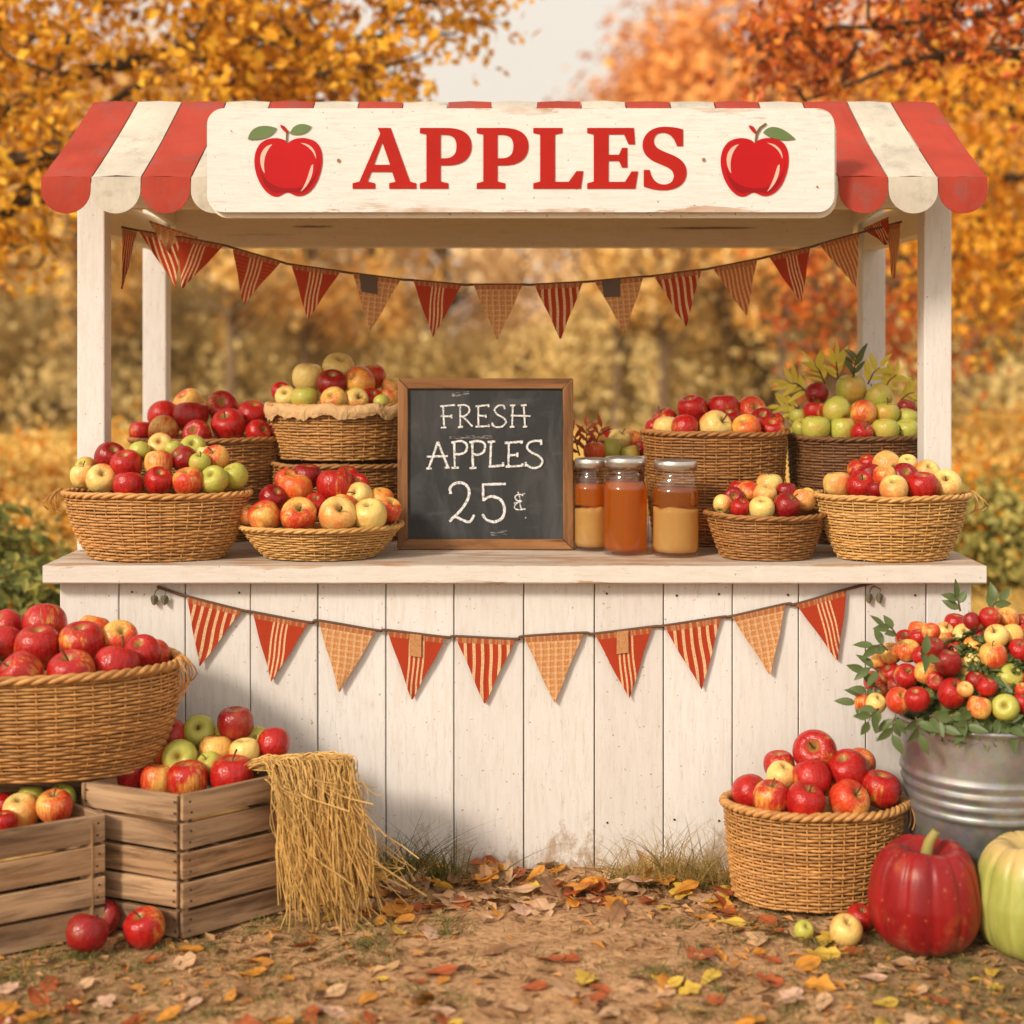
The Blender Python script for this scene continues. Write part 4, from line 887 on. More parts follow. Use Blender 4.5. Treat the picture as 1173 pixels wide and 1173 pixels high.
# ------------------------------------------------------------------ crates
def slats(mb, A, B, zs, t, mi=0, jit=.0):
    """slats standing between plan points A and B, thickness t to the inner side (left of AB)"""
    A = np.array(A, float); B = np.array(B, float); d = (B - A) / np.linalg.norm(B - A); n_ = np.array([-d[1], d[0]])
    for z0, z1 in zs:
        j = random.uniform(-jit, jit); k = random.uniform(-.002, .002)
        a, b_ = A + d * (.001 + j) + n_ * k, B - d * (.001 - j) + n_ * k
        dz = random.uniform(-.003, .003)
        mb.hexa([(*a, z0), (*b_, z0 + dz), (*(b_ + n_ * t), z0 + dz), (*(a + n_ * t), z0), (*a, z1), (*b_, z1 + dz), (*(b_ + n_ * t), z1 + dz), (*(a + n_ * t), z1)], mi)
def crate(label, corners, h, nsl, gap, seed, t=.014):
    """corners: plan points in order, counter-clockwise seen from above"""
    random.seed(seed)
    C = np.array(corners); c0 = C[0]; root = empty('wooden_crate', (*c0, 0.0), label, 'crate', 'slatted wooden crates'); L = C - c0
    sh = (h - gap * (nsl - 1)) / nsl; zs = [(.004 + k * (sh + gap), .004 + k * (sh + gap) + sh) for k in range(nsl)]
    n = 4
    for k in range(4):
        A, B = L[k], L[(k + 1) % 4]; d = (B - A) / np.linalg.norm(B - A)
        ins = t + .0015 if k % 2 else 0
        mb = MB(); slats(mb, A + d * ins, B - d * ins, zs, t)
        o = mb.build('side_panel', M['crate'], root); 
        ang = math.atan2(d[1], d[0])
        o.data.transform(Matrix.Translation((-A[0], -A[1], 0))); o.data.transform(Matrix.Rotation(-ang, 4, 'Z')); o.location = (A[0], A[1], 0); o.rotation_euler = (0, 0, ang)
        bevel(o, .0022, 2)
        # nails
        nb = MB(); ln = np.linalg.norm(B - A)
        for z0, z1 in zs:
            for x in (.02, ln - .02):
                for f in (.28, .72):
                    th = np.linspace(0, 2 * math.pi, 8)[:-1]; zc = z0 + (z1 - z0) * f; xx = x + random.uniform(-.004, .004)
                    nb.add([(xx + .0032 * math.cos(q), -.0035, zc + .0032 * math.sin(q)) for q in th], [list(range(7))])
        nb.build('nail_heads', M['nail'], o)
    cen = L.mean(0)
    for k in range(4):
        v = cen - L[k]; v /= np.linalg.norm(v); q = L[k] + v * .042
        mb = MB(); mb.box((q[0] - .016, q[1] - .016, 0.0), (q[0] + .016, q[1] + .016, h - .012)); mb.build('corner_post', M['crate_post'], root)
    mb = MB(); q = [cen + (p - cen) * .9 for p in L]; mb.hexa([(*p, .012) for p in q] + [(*p, .024) for p in q]); mb.build('bottom_panel', M['crate'], root)
    mb = MB(); ring = [[cen + (p - cen) * s for p in np.vstack([L + 0 * L])] for s in (.80, .5, .05)]
    Gm = [[(*p, z) for p in rg] for rg, z in zip(ring, (h - .11, h - .07, h - .05))]
    mb.grid(np.array(Gm)[::-1], closed_v=True); mb.build('packing', M['straw'], root, True)
    return root
c0 = np.array([PX(209, 3.683), Y(3.683)]); uL = np.array([-.285, .122]); uR = np.array([.238, .205])
crate('weathered slatted crate of mixed apples with straw draped over one corner', [c0, c0 + uR, c0 + uR + uL, c0 + uL], .352, 5, .010, 3)
pile([[(149, 887, 20, 'd'), (179, 895, 19, 'b'), (215, 894, 23, 'r'), (266, 890, 25, 'r')], [(177, 862, 17, 'o'), (206, 868, 20, 'g'), (240, 876, 14, 'g'), (247, 861, 19, 'b'), (280, 862, 17, 'y'), (292, 853, 19, 'g')], [(197, 844, 19, 'r'), (228, 840, 19, 'g'), (249, 849, 16, 'g'), (270, 829, 20, 'd'), (314, 853, 18, 'r')]], 225, 105, 3.91, .14, 'crate with straw', 'apples on the ground side', front=.38, slope=1.1)
k0 = np.array([PX(121, 3.72), Y(3.72)]); dF = np.array([-.844, -.536]); dS = np.array([-.75, .66])
k1 = k0 + dF * .52
crate('weathered slatted crate of apples standing at the lower left below the big bowl', [k1, k0, k0 + dS * .33, k1 + dS * .33], .296, 4, .009, 8)
pile([[(4, 943, 15, 'r'), (24, 930, 20, 'y'), (63, 924, 20, 'b'), (-25, 946, 20, 'r'), (-58, 950, 19, 'g')], [(5, 924, 14, 'r'), (35, 914, 15, 'g'), (71, 914, 15, 'g'), (-30, 926, 16, 'r')]], 10, 100, 3.74, .10, 'crate at lower left', 'apples on the ground side', front=.3)
# plain box holding up the big bowl behind the crates
b = MB()
bx = empty('wooden_box', (-1.34, Y(4.06), 0), 'plain wooden box under the large wicker bowl behind the crates', 'box')
for k in range(4): b.box((-.30, -.085, .004 + k * .09), (.27, .085, .004 + k * .09 + .086))
b.build('box_boards', M['crate'], bx); b = MB(); b.box((-.305, -.09, .366), (.275, .09, .371)); b.build('lid', M['crate'], bx)

# loose apples on the ground
def gapple(px, py, r, kind, label, tilt=None):
    D = F * (CZ) / (py + r * .85 - YH); p = P(px, py, D); rm = r * D / F * 1.04; p.z = gh(p.x, p.y) + rm * .86
    apple(p, rm, kind, label, 'fallen apples on the ground', tilt)
gapple(117, 1050, 20, 'd', 'dark red apple fallen on the ground, rearmost of three by the crates', (.9, .1)); gapple(99, 1074, 23, 'd', 'dark red apple on the ground, front one of three by the crates', (-.5, .2)); gapple(166, 1063, 23, 'r', 'bright red apple on the ground against the straw-draped crate', (.3, -.3))
gapple(968, 1062, 18, 'y', 'small yellow apple lying on the leaves beside the red pumpkin', (.5, .2)); gapple(985, 1051, 15, 'r', 'small red apple tucked behind the small yellow one by the basket', (.4, .2)); gapple(921, 1064, 11, 'g', 'small green apple lying in the leaves below the ground basket', (.6, .4))

# ------------------------------------------------------------------ straw
rs = np.random.default_rng(4)
b = MB(); sx, sy = PX(372, 3.86), Y(3.86)
st = empty('straw_bundle', (sx, sy, 0), 'bundle of dry golden straw draped over the crate corner down to the ground', 'straw')
def S3(px, py, D): return np.array(P(px, py, D)) - np.array(st.location)
for k in range(600):
    u = rs.random(); w = rs.normal(0, 1); lay = rs.random()
    D0 = 3.80 + .14 * lay
    x0 = 278 + 108 * u + 6 * w
    p = [S3(x0 - 8, 884 - 16 * u - 4 * lay + rs.normal(0, 2), D0 + .05)]
    xc = 310 + 90 * u + rs.normal(0, 5); fall = rs.random()
    p.append(S3((x0 + xc) / 2 + 8, 872 - 3 * lay + rs.normal(0, 3), D0 + .015)); p.append(S3(xc + 4, 886 + 5 * rs.random() - 6 * u + 26 * max(0, u - .55), D0 - .03))
    xe = 338 + 84 * u + rs.normal(0, 12); ye = (1030 - 18 * abs(u - .4) + rs.normal(0, 26)) if fall > .36 else 900 + 120 * rs.random()
    for t in (.3, .62, 1.0):
        p.append(S3(xc + (xe - xc) * t + rs.normal(0, 5.5), 890 + (ye - 890) * t, D0 - .055 - .02 * t + rs.normal(0, .006)))
    if rs.random() < .05: p[-1] = p[-1] + np.array([.06 + .06 * rs.random(), -.02, rs.normal(.01, .02)])
    cvp = catmull(p, 18); cvp[1:] += np.cumsum(rs.normal(0, .0016, (17, 3)), 0); b.tube(cvp, rs.uniform(.0008, .0019), 4)
for k in range(55):
    a = S3(396 + rs.normal(0, 14), 985 + rs.normal(0, 30), 3.85); e = S3(416 + rs.normal(5, 24), 1014 + rs.normal(0, 16), 3.83); mdl = (a + e) / 2 + np.array([rs.normal(0, .03), rs.normal(0, .02), rs.normal(.02, .02)])
    b.tube(catmull([a, mdl, e], 9), .0011, 4)
b.build('strands', M['straw'], st, True)
q = MB(); Gm = []
for t, (px, py, D) in enumerate([(300, 888, 3.93), (350, 882, 3.90), (390, 888, 3.885), (400, 912, 3.88), (398, 940, 3.88), (394, 965, 3.875)]):
    Gm.append([S3(px - 22 + (-14 if t > 2 else 0), py + 6, D - .03), S3(px, py + 4, D), S3(px + 6, py + 8, D + .05)])
q.grid(np.array(Gm)[:, ::-1]); q.build('matted_core', M['straw'], st, True)

# ------------------------------------------------------------------ leaf blades
def blades(mb, base, tip_off, width, bend, n=5):
    """grass blades: base (N,3), tip offset (N,3)"""
    N = len(base); t = np.linspace(0, 1, n)[None, :, None]
    side = np.cross(tip_off, np.array([0, 1.0, .2])); side /= np.linalg.norm(side, axis=1, keepdims=True) + 1e-9
    c = base[:, None] + tip_off[:, None] * t + bend[:, None] * (t ** 2)
    w = width[:, None, None] * (1 - t * .92) * .5
    V = np.stack([c - side[:, None] * w, c + side[:, None] * w], 2)   # N,n,2,3
    I = np.arange(N * n * 2).reshape(N, n, 2)
    Fc = np.stack([I[:, :-1, 0], I[:, :-1, 1], I[:, 1:, 1], I[:, 1:, 0]], -1).reshape(-1, 4)
    mb.add(V, Fc)
def leaves(mb, C, size, rs, squash=.55, elong=1.0, down=0.0, out=None, k=.9):
    """leaf-sized folded diamonds at C, any direction"""
    N = len(C); size = np.broadcast_to(size, (N,))[:, None]
    d = rs.normal(size=(N, 3)); d[:, 2] -= down; d /= np.linalg.norm(d, axis=1, keepdims=True)
    if out is not None:   # leaves turned to face out of the crown
        q = out / (np.linalg.norm(out, axis=1, keepdims=True) + 1e-9) * k + rs.normal(size=(N, 3)) * .45; q /= np.linalg.norm(q, axis=1, keepdims=True)
        d -= q * (d * q).sum(1, keepdims=True); d /= np.linalg.norm(d, axis=1, keepdims=True); e = np.cross(q, d)
    else: e = rs.normal(size=(N, 3))
    e -= d * (e * d).sum(1, keepdims=True); e /= np.linalg.norm(e, axis=1, keepdims=True)
    nn = np.cross(d, e)
    a = C - d * size * .5 * elong; t = C + d * size * .5 * elong; l = C + e * size * squash * .5 + nn * size * .12; r = C - e * size * squash * .5 + nn * size * .12
    V = np.stack([a, l, t, r], 1); I = np.arange(N * 4).reshape(N, 4)
    mb.add(V, np.concatenate([I[:, [0, 1, 2]], I[:, [0, 2, 3]]]))
def ovate(mb, base, d, nrm, L, Wd, droop=.2, n=6):
    """one well shaped leaf"""
    d = np.array(d, float); d /= np.linalg.norm(d); nrm = np.array(nrm, float); nrm -= d * (nrm @ d); nrm /= np.linalg.norm(nrm) + 1e-9; s = np.cross(d, nrm)
    rows = []
    for t in np.linspace(0, 1, n):
        w = Wd * .5 * (math.sin(math.pi * t ** .8) + .02); c = base + d * L * t - nrm * droop * L * t * t
        rows.append([c + s * w + nrm * w * .3, c, c - s * w + nrm * w * .3])
    mb.grid(np.array(rows))

# grass tufts at the foot of the boards
for (px, Dt, n_, hmax, spread, lab) in ((466, 4.12, 420, .25, .085, 'wispy green grass tuft between the straw and the white boards'), (785, 4.08, 620, .27, .105, 'dry curling grass tuft against the boards beside the ground basket'), (735, 4.11, 260, .13, .08, 'low dry grass tuft at the foot of the boards'), (560, 4.16, 40, .09, .06, 'few dead weed stalks at the foot of the boards')):
    X = PX(px, Dt); root = tag(MB(), None) if 0 else None
    b = MB(); N = n_
    base = np.stack([X + rs.normal(0, spread, N), Y(Dt) + rs.normal(0, .02, N).clip(-.05, .03), np.full(N, -.006)], -1)
    hgt = hmax * rs.uniform(.2, 1, N) ** 1.5
    tip = np.stack([rs.normal(0, .05, N), -abs(rs.normal(0, .035, N)), hgt], -1)
    bend = np.stack([rs.normal(0, .11, N) * hgt / hmax, -abs(rs.normal(0, .05, N)), -hgt * rs.uniform(.1, .75, N)], -1)
    blades(b, base, tip, rs.uniform(.0016, .0046, N), bend, 7)
    o = b.build('grass_tuft', M['drygrass'] if px > 500 else M['grassgreen']); tag(o, lab, 'grass tuft', 'grass tufts by the boards')

# ------------------------------------------------------------------ bucket
bX, bD = 1.247, 3.97
BR, BB, BH = .229, .172, .488
bk = empty('metal_bucket', (bX, Y(bD), .002), 'galvanised metal bucket filled with small apples and leafy twigs', 'bucket')
def brad(z): return BB + (BR - BB) * z / BH
pr = [(.001, .012), (BB - .01, .012), (BB, 0)]
for z in np.linspace(.01, BH - .012, 60):
    r = brad(z)
    for zr in (.255, .285, .315, .345, .09): r += .0075 * math.exp(-((z - zr) / .006) ** 2)
    pr.append((r, z))
pr += [(BR + .004, BH - .008), (BR + .007, BH - .002), (BR + .004, BH + .004), (BR - .003, BH), (BR - .006, BH - .01)] + [(brad(z) - .005, z) for z in np.linspace(BH - .03, .3, 6)]
b = MB(); b.lathe(pr, 72); b.build('pail', M['zinc'], bk, True)
for s in (-1, 1):
    b = MB(); b.tube([(s * (BR + .001), -.02, BH - .05), (s * (BR + .012), -.012, BH - .035), (s * (BR + .012), .012, BH - .035), (s * (BR + .001), .02, BH - .05)], .004, 6); b.build('handle_lug', M['zinc'], bk, True)
bed = [(.001, BH + .205), (.05, BH + .195), (.10, BH + .16), (.15, BH + .09), (.185, BH + .02), (BR - .014, BH - .03)]
b = MB(); b.lathe(bed[::-1], 40); b.build('packing', M['lf_green'], bk, True)
r_ = np.random.default_rng(61); n_ = 900; q = np.interp(r_.random(n_) ** .7 * 5, range(6), [p[0] for p in bed]); zq = np.interp(q, [p[0] for p in bed], [p[1] for p in bed]); an = r_.uniform(0, 6.28, n_)
C_ = np.stack([(q + .004) * np.cos(an), (q + .004) * np.sin(an), zq + .006], -1); b = MB(); leaves(b, C_, .05 * r_.uniform(.7, 1.3, len(C_)), r_, .5, out=C_ - np.array([0, 0, BH - .15])); b.build('leaf_bed', M['sprig'], bk)['kind'] = 'stuff'
zc = lambda x, y, r, k: (873 + x / 3.91, 652 + y / 3.91, r * 1.08 / 3.91, k)
rowsB = [[zc(455, 600, 36, 'r'), zc(508, 602, 42, 'y'), zc(612, 590, 52, 'b'), zc(695, 585, 50, 'r'), zc(850, 556, 60, 'r'), zc(970, 620, 48, 'b'), zc(1030, 605, 36, 'r'), zc(1090, 620, 55, 'g'), zc(1165, 602, 42, 'r'), zc(1230, 600, 46, 'b'), zc(1310, 590, 48, 'y'), zc(1390, 585, 48, 'r'), zc(1460, 580, 42, 'o')],
 [zc(500, 505, 42, 'r'), zc(547, 540, 48, 'r'), zc(600, 520, 36, 'd'), zc(645, 482, 50, 'r'), zc(780, 500, 38, 'r'), zc(910, 540, 32, 'y'), zc(955, 503, 42, 'd'), zc(1005, 530, 40, 'r'), zc(1100, 492, 60, 'g'), zc(1165, 545, 32, 'b'), zc(1215, 500, 46, 'r'), zc(1300, 505, 48, 'b'), zc(1390, 500, 44, 'b')],
 [zc(525, 418, 36, 'o'), zc(582, 470, 46, 'r'), zc(735, 465, 50, 'b'), zc(832, 420, 54, 'd'), zc(942, 442, 60, 'y'), zc(1035, 390, 56, 'b'), zc(1160, 455, 36, 'r'), zc(1230, 420, 46, 'y'), zc(1320, 425, 46, 'r')],
 [zc(577, 378, 44, 'b'), zc(655, 368, 48, 'b'), zc(712, 390, 40, 'r'), zc(768, 352, 44, 'd'), zc(872, 372, 46, 'r'), zc(946, 350, 42, 'o'), zc(1152, 365, 46, 'r'), zc(1225, 345, 44, 'r')],
 [zc(640, 318, 40, 'r'), zc(703, 310, 40, 'r'), zc(835, 325, 42, 'b'), zc(905, 300, 46, 'y'), zc(985, 310, 42, 'r'), zc(1048, 302, 48, 'y'), zc(1115, 300, 50, 'b'), zc(1185, 290, 40, 'r')],
 [zc(700, 275, 40, 'o'), zc(757, 282, 36, 'b'), zc(815, 280, 38, 'y'), zc(868, 246, 46, 'r'), zc(930, 264, 44, 'r'), zc(1008, 254, 46, 'b'), zc(1165, 240, 36, 'r')],
 [zc(1018, 218, 42, 'r'), zc(1096, 225, 46, 'b'), zc(940, 232, 34, 'd')]]
pile(rowsB, 1129, 118, 3.97, .215, 'heap in the bucket', 'small apples in the bucket', slope=.8, front=.92)
# leafy twigs tucked between them
def sprig(px, py, D, d, n, L, lab, mt='sprig', grp='leafy twigs in the bucket', wd=.34, ln=.14):
    o0 = P(px, py, D); root = empty('leafy_twig', o0, lab, 'twig', grp)
    d = np.array(d, float); d /= np.linalg.norm(d); b = MB(); pts = [np.zeros(3), d * ln * .5 + np.array([0, 0, .008]), d * ln + np.array([0, 0, -.005])]
    cv = catmull(pts, 12); b.tube(cv, np.linspace(.003, .0012, 12), 5); b.build('stem', M['stalk'], root, True)
    for k in range(n):
        t = .15 + .85 * k / max(1, n - 1); c = cv[min(11, int(t * 11))]; sd = np.cross(d, (0, -1, .3)); sd /= np.linalg.norm(sd)
        dd = d * .8 + sd * (.8 if k % 2 else -.8) * (1 - .8 * (k == n - 1)) + rs.normal(0, .2, 3)
        b = MB(); ovate(b, c, dd, np.array([rs.normal(0, .4), -.9, .55 + rs.normal(0, .3)]), L * rs.uniform(.75, 1.15), L * wd, rs.uniform(-.1, .35)); b.build('leaf', M[mt], root, True)
    return root
tw = [((990, 800), (-1, 0, -.2)), ((1002, 790), (-1, -.1, .05)), ((1000, 770), (-1, 0, .25)), ((1010, 745), (-1, 0, .4)), ((1020, 728), (-.8, 0, .7)), ((1035, 722), (-.5, 0, .9)), ((1100, 700), (-.3, 0, 1)), ((1115, 698), (.2, 0, 1)), ((1135, 700), (.6, 0, .8)),
      ((1000, 812), (-.8, -.2, -.7)), ((1018, 822), (-.3, -.4, -1)), ((1042, 822), (.1, -.5, -.8)), ((1065, 820), (.5, -.5, -.35)), ((1090, 822), (.7, -.5, -.3)), ((1115, 823), (-.5, -.5, -.3)), ((1140, 823), (.5, -.5, -.3)), ((1165, 824), (-.4, -.5, -.35)), ((1055, 752), (.2, -.9, .2)), ((1120, 780), (.3, -.9, -.3)), ((1075, 790), (-.2, -.9, .3)), ((1150, 690), (.2, 0, 1)), ((1200, 820), (.5, -.5, -.4)), ((1185, 730), (.5, 0, .7))]
wh = ['hanging out lowest at the left', 'jutting left above the lowest', 'jutting left at mid height', 'rising at upper left', 'at the upper left shoulder', 'upright near the upper left', 'upright at the crown, leftmost', 'upright at the crown centre', 'leaning right at the crown', 'drooping left of the rim', 'drooping over the left rim edge', 'pointing down at the rim, left part', 'lying along the rim, third', 'lying along the rim, fourth', 'lying along the rim middle', 'lying along the rim right of middle', 'lying along the rim near the frame edge', 'between apples at centre', 'between the green apple and rim', 'between lower apples', 'at the crown near the frame edge', 'past the rim at far right', 'high at far right']
for i, ((p, d), w_) in enumerate(zip(tw, wh)):
    if i in (5, 7, 19, 20): continue
    D = 3.97 - (.19 if p[1] > 805 else .12 if abs(p[0] - 1129) < 80 and 740 < p[1] < 800 else -.02)
    sprig(p[0] + (7 if p[0] < 1045 else 0), p[1], D, d, 4 if p[1] < 805 else 5, .052, f'green leafy twig {w_} of the bucket heap', ln=.038, wd=.44)
ty = [((918, 470), (-1, 0, .25)), ((925, 450), (-.9, 0, .55)), ((932, 485), (-1, 0, -.05)), ((945, 440), (-.5, 0, 1)), ((960, 436), (-.1, 0, 1)), ((978, 434), (.1, 0, 1)), ((994, 440), (.6, 0, .9)), ((1012, 448), (.6, 0, .8)), ((1030, 460), (.9, 0, .5)), ((1042, 474), (1, 0, .3))]
wy = ['jutting left', 'upper left', 'lowest at left', 'upright left of top', 'upright at top', 'upright right of top', 'leaning right at top', 'right of top', 'at right', 'lowest at right']
for i, ((p, d), w_) in enumerate(zip(ty, wy)): sprig(p[0], p[1], 4.79, d, 9, .066, f'yellow-green leafy twig {w_} behind apples of dark basket', 'sprig_yellow' if i != 5 else 'sprig', 'yellow leafy twigs on the counter', .27, .07)
for i, (p, d, w_) in enumerate((((664, 522), (-.35, 0, 1), 'leftmost'), ((672, 520), (0, 0, 1), 'middle'), ((680, 520), (.3, 0, 1), 'rightmost'))): sprig(p[0], p[1], 4.72, d, 7, .05, f'wine-red leafy twig behind the jars, {w_} of three', 'sprig_red', 'red leafy twigs behind the jars', .26, .09)

# ------------------------------------------------------------------ pumpkins
def pumpkin(px, D, r, hgt, ribs, mt, label, stem, seed):
    X = PX(px, D); root = empty('pumpkin', (X, Y(D), gh(X, Y(D)) - .004), label, 'pumpkin', 'pumpkins on the ground'); prf = catmull([(.001, .80), (.10, .81), (.22, .885), (.42, .985), (.66, .975), (.87, .82), (.98, .56), (1, .44), (.95, .24), (.80, .08), (.55, .0), (.3, .02), (.001, .05)], 40)
    prf[:, 0] = np.maximum(prf[:, 0], .001); seg = 120; th = np.linspace(0, 2 * math.pi, seg, endpoint=False); Gm = []
    wob = np.array([noise.noise((math.cos(t) * 1.2, math.sin(t) * 1.2, seed)) for t in th])
    for q, z in prf:
        rib = 1 - .055 * (np.abs(np.cos(th * ribs / 2 + wob * .6)) < .32) * 0 - .042 * np.exp(-((np.abs(np.cos(th * ribs / 2 + wob * .8))) / .30) ** 2)
        k = q * (rib ** (1.0 if q > .15 else .3)) * (1 + .06 * wob); zz = z * (1 + .04 * wob * (q > .1)) - (1 - rib) * .5 * (z > .6) * q
        Gm.append(np.stack([r * k * np.cos(th), r * k * np.sin(th), hgt * zz], -1))
    b = MB(); b.grid(np.array(Gm)[::-1], closed_v=True); b.build('shell', M[mt], root, True)
    b = MB(); cv = catmull([np.array(q) * r for q in stem], 16); 
    b.tube(cv, np.linspace(.017, .011, 16) * (1 + .5 * np.exp(-np.arange(16) / 1.5)), 9); b.build('stem', M['pump_stem'], root, True)
hz = .205
pumpkin(1060, 3.685, .138, .242, 13, 'pump_red', 'glossy dark red ribbed pumpkin with a thin green stalk', [(0, -.05, 1.38), (.0, -.08, 1.62), (.05, -.10, 1.85), (.16, -.12, 2.04)], 2.1)
pumpkin(1184, 3.66, .145, .265, 12, 'pump_green', 'pale green ribbed pumpkin cut by the frame edge', [(0, 0, 1.45), (.05, 0, 1.75), (.2, 0, 1.95)], 6.4)

# ------------------------------------------------------------------ jars
def jar(px, D, r, h, fill, layers, label):
    root = empty('glass_jar', (PX(px, D), Y(D), CT + .001), label, 'jar', 'jars of cider on the counter')
    nk = r * .80
    o_ = [(.001, .0), (r * .8, .0), (r * .95, .006), (r, .02), (r, h * .62), (r * .985, h * .70), (r * .90, h * .80), (nk, h * .86), (nk, h * .935)]
    i_ = [(nk - .004, h * .935), (nk - .004, h * .86), (r * .90 - .0045, h * .80), (r * .985 - .0045, h * .70), (r - .0045, h * .62), (r - .0045, .024), (r * .9, .012), (.001, .010)]
    b = MB(); cv = catmull(o_, 44); cv2 = catmull(i_, 36); cv[:, 0] = np.maximum(cv[:, 0], .001); cv2[:, 0] = np.maximum(cv2[:, 0], .001)
    b.lathe(cv, 56); o = b.build('glass', M['glass'], root, True)
    bm_ = bmesh.new(); bm_.from_mesh(o.data); bmesh.ops.recalc_face_normals(bm_, faces=bm_.faces); bm_.to_mesh(o.data); bm_.free()
    z0 = .0125
    for nm, z1, mt, wv in layers:
        zz = z1 * h; ri = r - .0056
        def rad(z): return ri if z < h * .66 else ri - (z - h * .66) / (h * .14) * r * .10
        pr = [(.001, z0), (ri * .92 if z0 < .013 else ri, z0)] + [(rad(z), z) for z in np.linspace(z0 + (.012 if z0 < .013 else 0.001), zz, 10)] + [(.001, zz)]
        b = MB(); seg = 48; th = np.linspace(0, 2 * math.pi, seg, endpoint=False); Gm = np.array([[(q * math.cos(t), q * math.sin(t), z + (wv * noise.noise((math.cos(t) * 1.6, math.sin(t) * 1.6, px)) if k >= len(pr) - 2 and wv else 0)) for t in th] for k, (q, z) in enumerate(pr)])
        b.grid(Gm, closed_v=True); b.build(nm, M[mt], root, True); z0 = zz + .001 + wv * .8
    b = MB(); lr = nk + .006
    b.lathe([(.001, h * .985), (lr * .86, h * .985), (lr * .88, h * .992), (lr * .96, h), (lr, h * .992), (lr + .001, h * .955), (lr, h * .905), (lr - .003, h * .905), (lr - .004, h * .95), (.001, h * .955)][::-1], 48); b.build('lid', M['lid'], root, True)
jar(678, 4.478, .056, .272, .7, [('pulp', .46, 'sauce', .012), ('cider', .72, 'cider', 0)], 'narrow glass jar of cider with pale pulp beside the chalkboard frame')
jar(716.5, 4.392, .068, .282, .7, [('cider', .74, 'cider', 0)], 'glass jar of clear amber cider, middle of the three jars')
jar(774, 4.362, .0705, .276, .7, [('pulp', .50, 'sauce', .010), ('cider', .71, 'cider_dark', 0)], 'glass jar half full of pale apple sauce under brown liquid')

# ------------------------------------------------------------------ ground litter
def leaf_shape(kind, seed):
    r_ = np.random.default_rng(seed); b = MB(); n = 9; rows = []
    curl, fold, tw = r_.uniform(-.5, .7), r_.uniform(.1, .7), r_.uniform(-.3, .3)
    for t in np.linspace(0, 1, n):
        w = (.30 if kind < 3 else .42) * math.sin(math.pi * min(1, t * .98 + .01)) ** (.8 if kind % 2 else .6) * (1 - .25 * t); 
        if kind >= 3: w *= 1 + .35 * math.sin(t * 15 + seed)
        c = np.array([t - .5, .05 * math.sin(t * 3 + tw), curl * .35 * (t - .5) ** 2 + tw * .2 * (t - .5)])
        rows.append([c + np.array([0, -w, fold * w * .8 + .05 * math.sin(t * 7)]), c + np.array([0, -w * .5, fold * w * .3]), c, c + np.array([0, w * .5, fold * w * .25]), c + np.array([0, w, fold * w * .7 - .05 * math.sin(t * 6)])])
    b.grid(np.array(rows)); b.tube([(-.5, 0, curl * .09), (-.72, .03, curl * .1 + .04)], .012, 4); return b
LM = {}
for nm in FL:
    for k in range(5): LM[nm, k] = leaf_shape(k, k * 7 + 3).mesh('fallen_leaf', FL[nm], True)
SHP = ['narrow', 'slim curled', 'plain oval', 'broad lobed', 'wavy lobed']
obst = [(PX(209, 3.683) - .03, Y(3.9), .30), (-1.25, Y(3.75), .33), (PX(933, 3.98), Y(3.985), .22), (bX, Y(bD), .18), (PX(1060, 3.685), Y(3.685), .12), (PX(1184, 3.66), Y(3.66), .12)]
zone = lambda x, D: ('against the foot of the white boards' if D > 4.02 and x < .45 else 'by the straw and crate' if x < -.35 and D > 3.72 else 'by the fallen apples' if x < -.7 else 'beside the ground basket' if x > .3 and D > 3.72 else 'before the red pumpkin' if x > .62 else 'on the bare dirt in front' if abs(x) < .4 and D < 3.7 else 'on the dirt path' if abs(x) < .45 else 'on the trodden grass at front')
rl = np.random.default_rng(21); cnt = 0; tries = 0
while cnt < 300 and tries < 9000:
    tries += 1
    D = rl.uniform(3.2, 4.2); x = rl.uniform(-.36 * D, .36 * D)
    dens = .13
    if D > 3.88: dens = 1.0
    elif D > 3.8 and abs(x) > .25: dens = .75
    elif abs(x) > .55: dens = .36
    elif D < 3.45: dens = .34
    if abs(x) < .25 and 3.5 < D < 3.95: dens *= .6
    if rl.random() > dens: continue
    y = Y(D)
    if any((x - a) ** 2 + (y - c) ** 2 < q * q for a, c, q in obst): continue
    nm = rl.choice(['tan', 'orange', 'rust', 'yellow', 'brown', 'pink'], p=[.24, .25, .20, .12, .10, .09]); k = int(rl.integers(5))
    s = rl.uniform(.045, .085) * (1.2 if D > 3.9 else 1.0); o = link('fallen_leaf', LM[nm, k], None, (x, y, gh(x, y) + s * .10 + (rl.uniform(0, .02) if D > 3.98 else 0)))
    o.scale = (s, s, s); steep = .7 if D > 4.0 and rl.random() < .4 else .22
    o.rotation_euler = (rl.normal(0, steep), rl.normal(0, steep), rl.uniform(0, 6.28))
    tag(o, f'{SHP[k]} {nm} fallen leaf {zone(x, D)}', 'leaf', 'fallen leaves'); cnt += 1
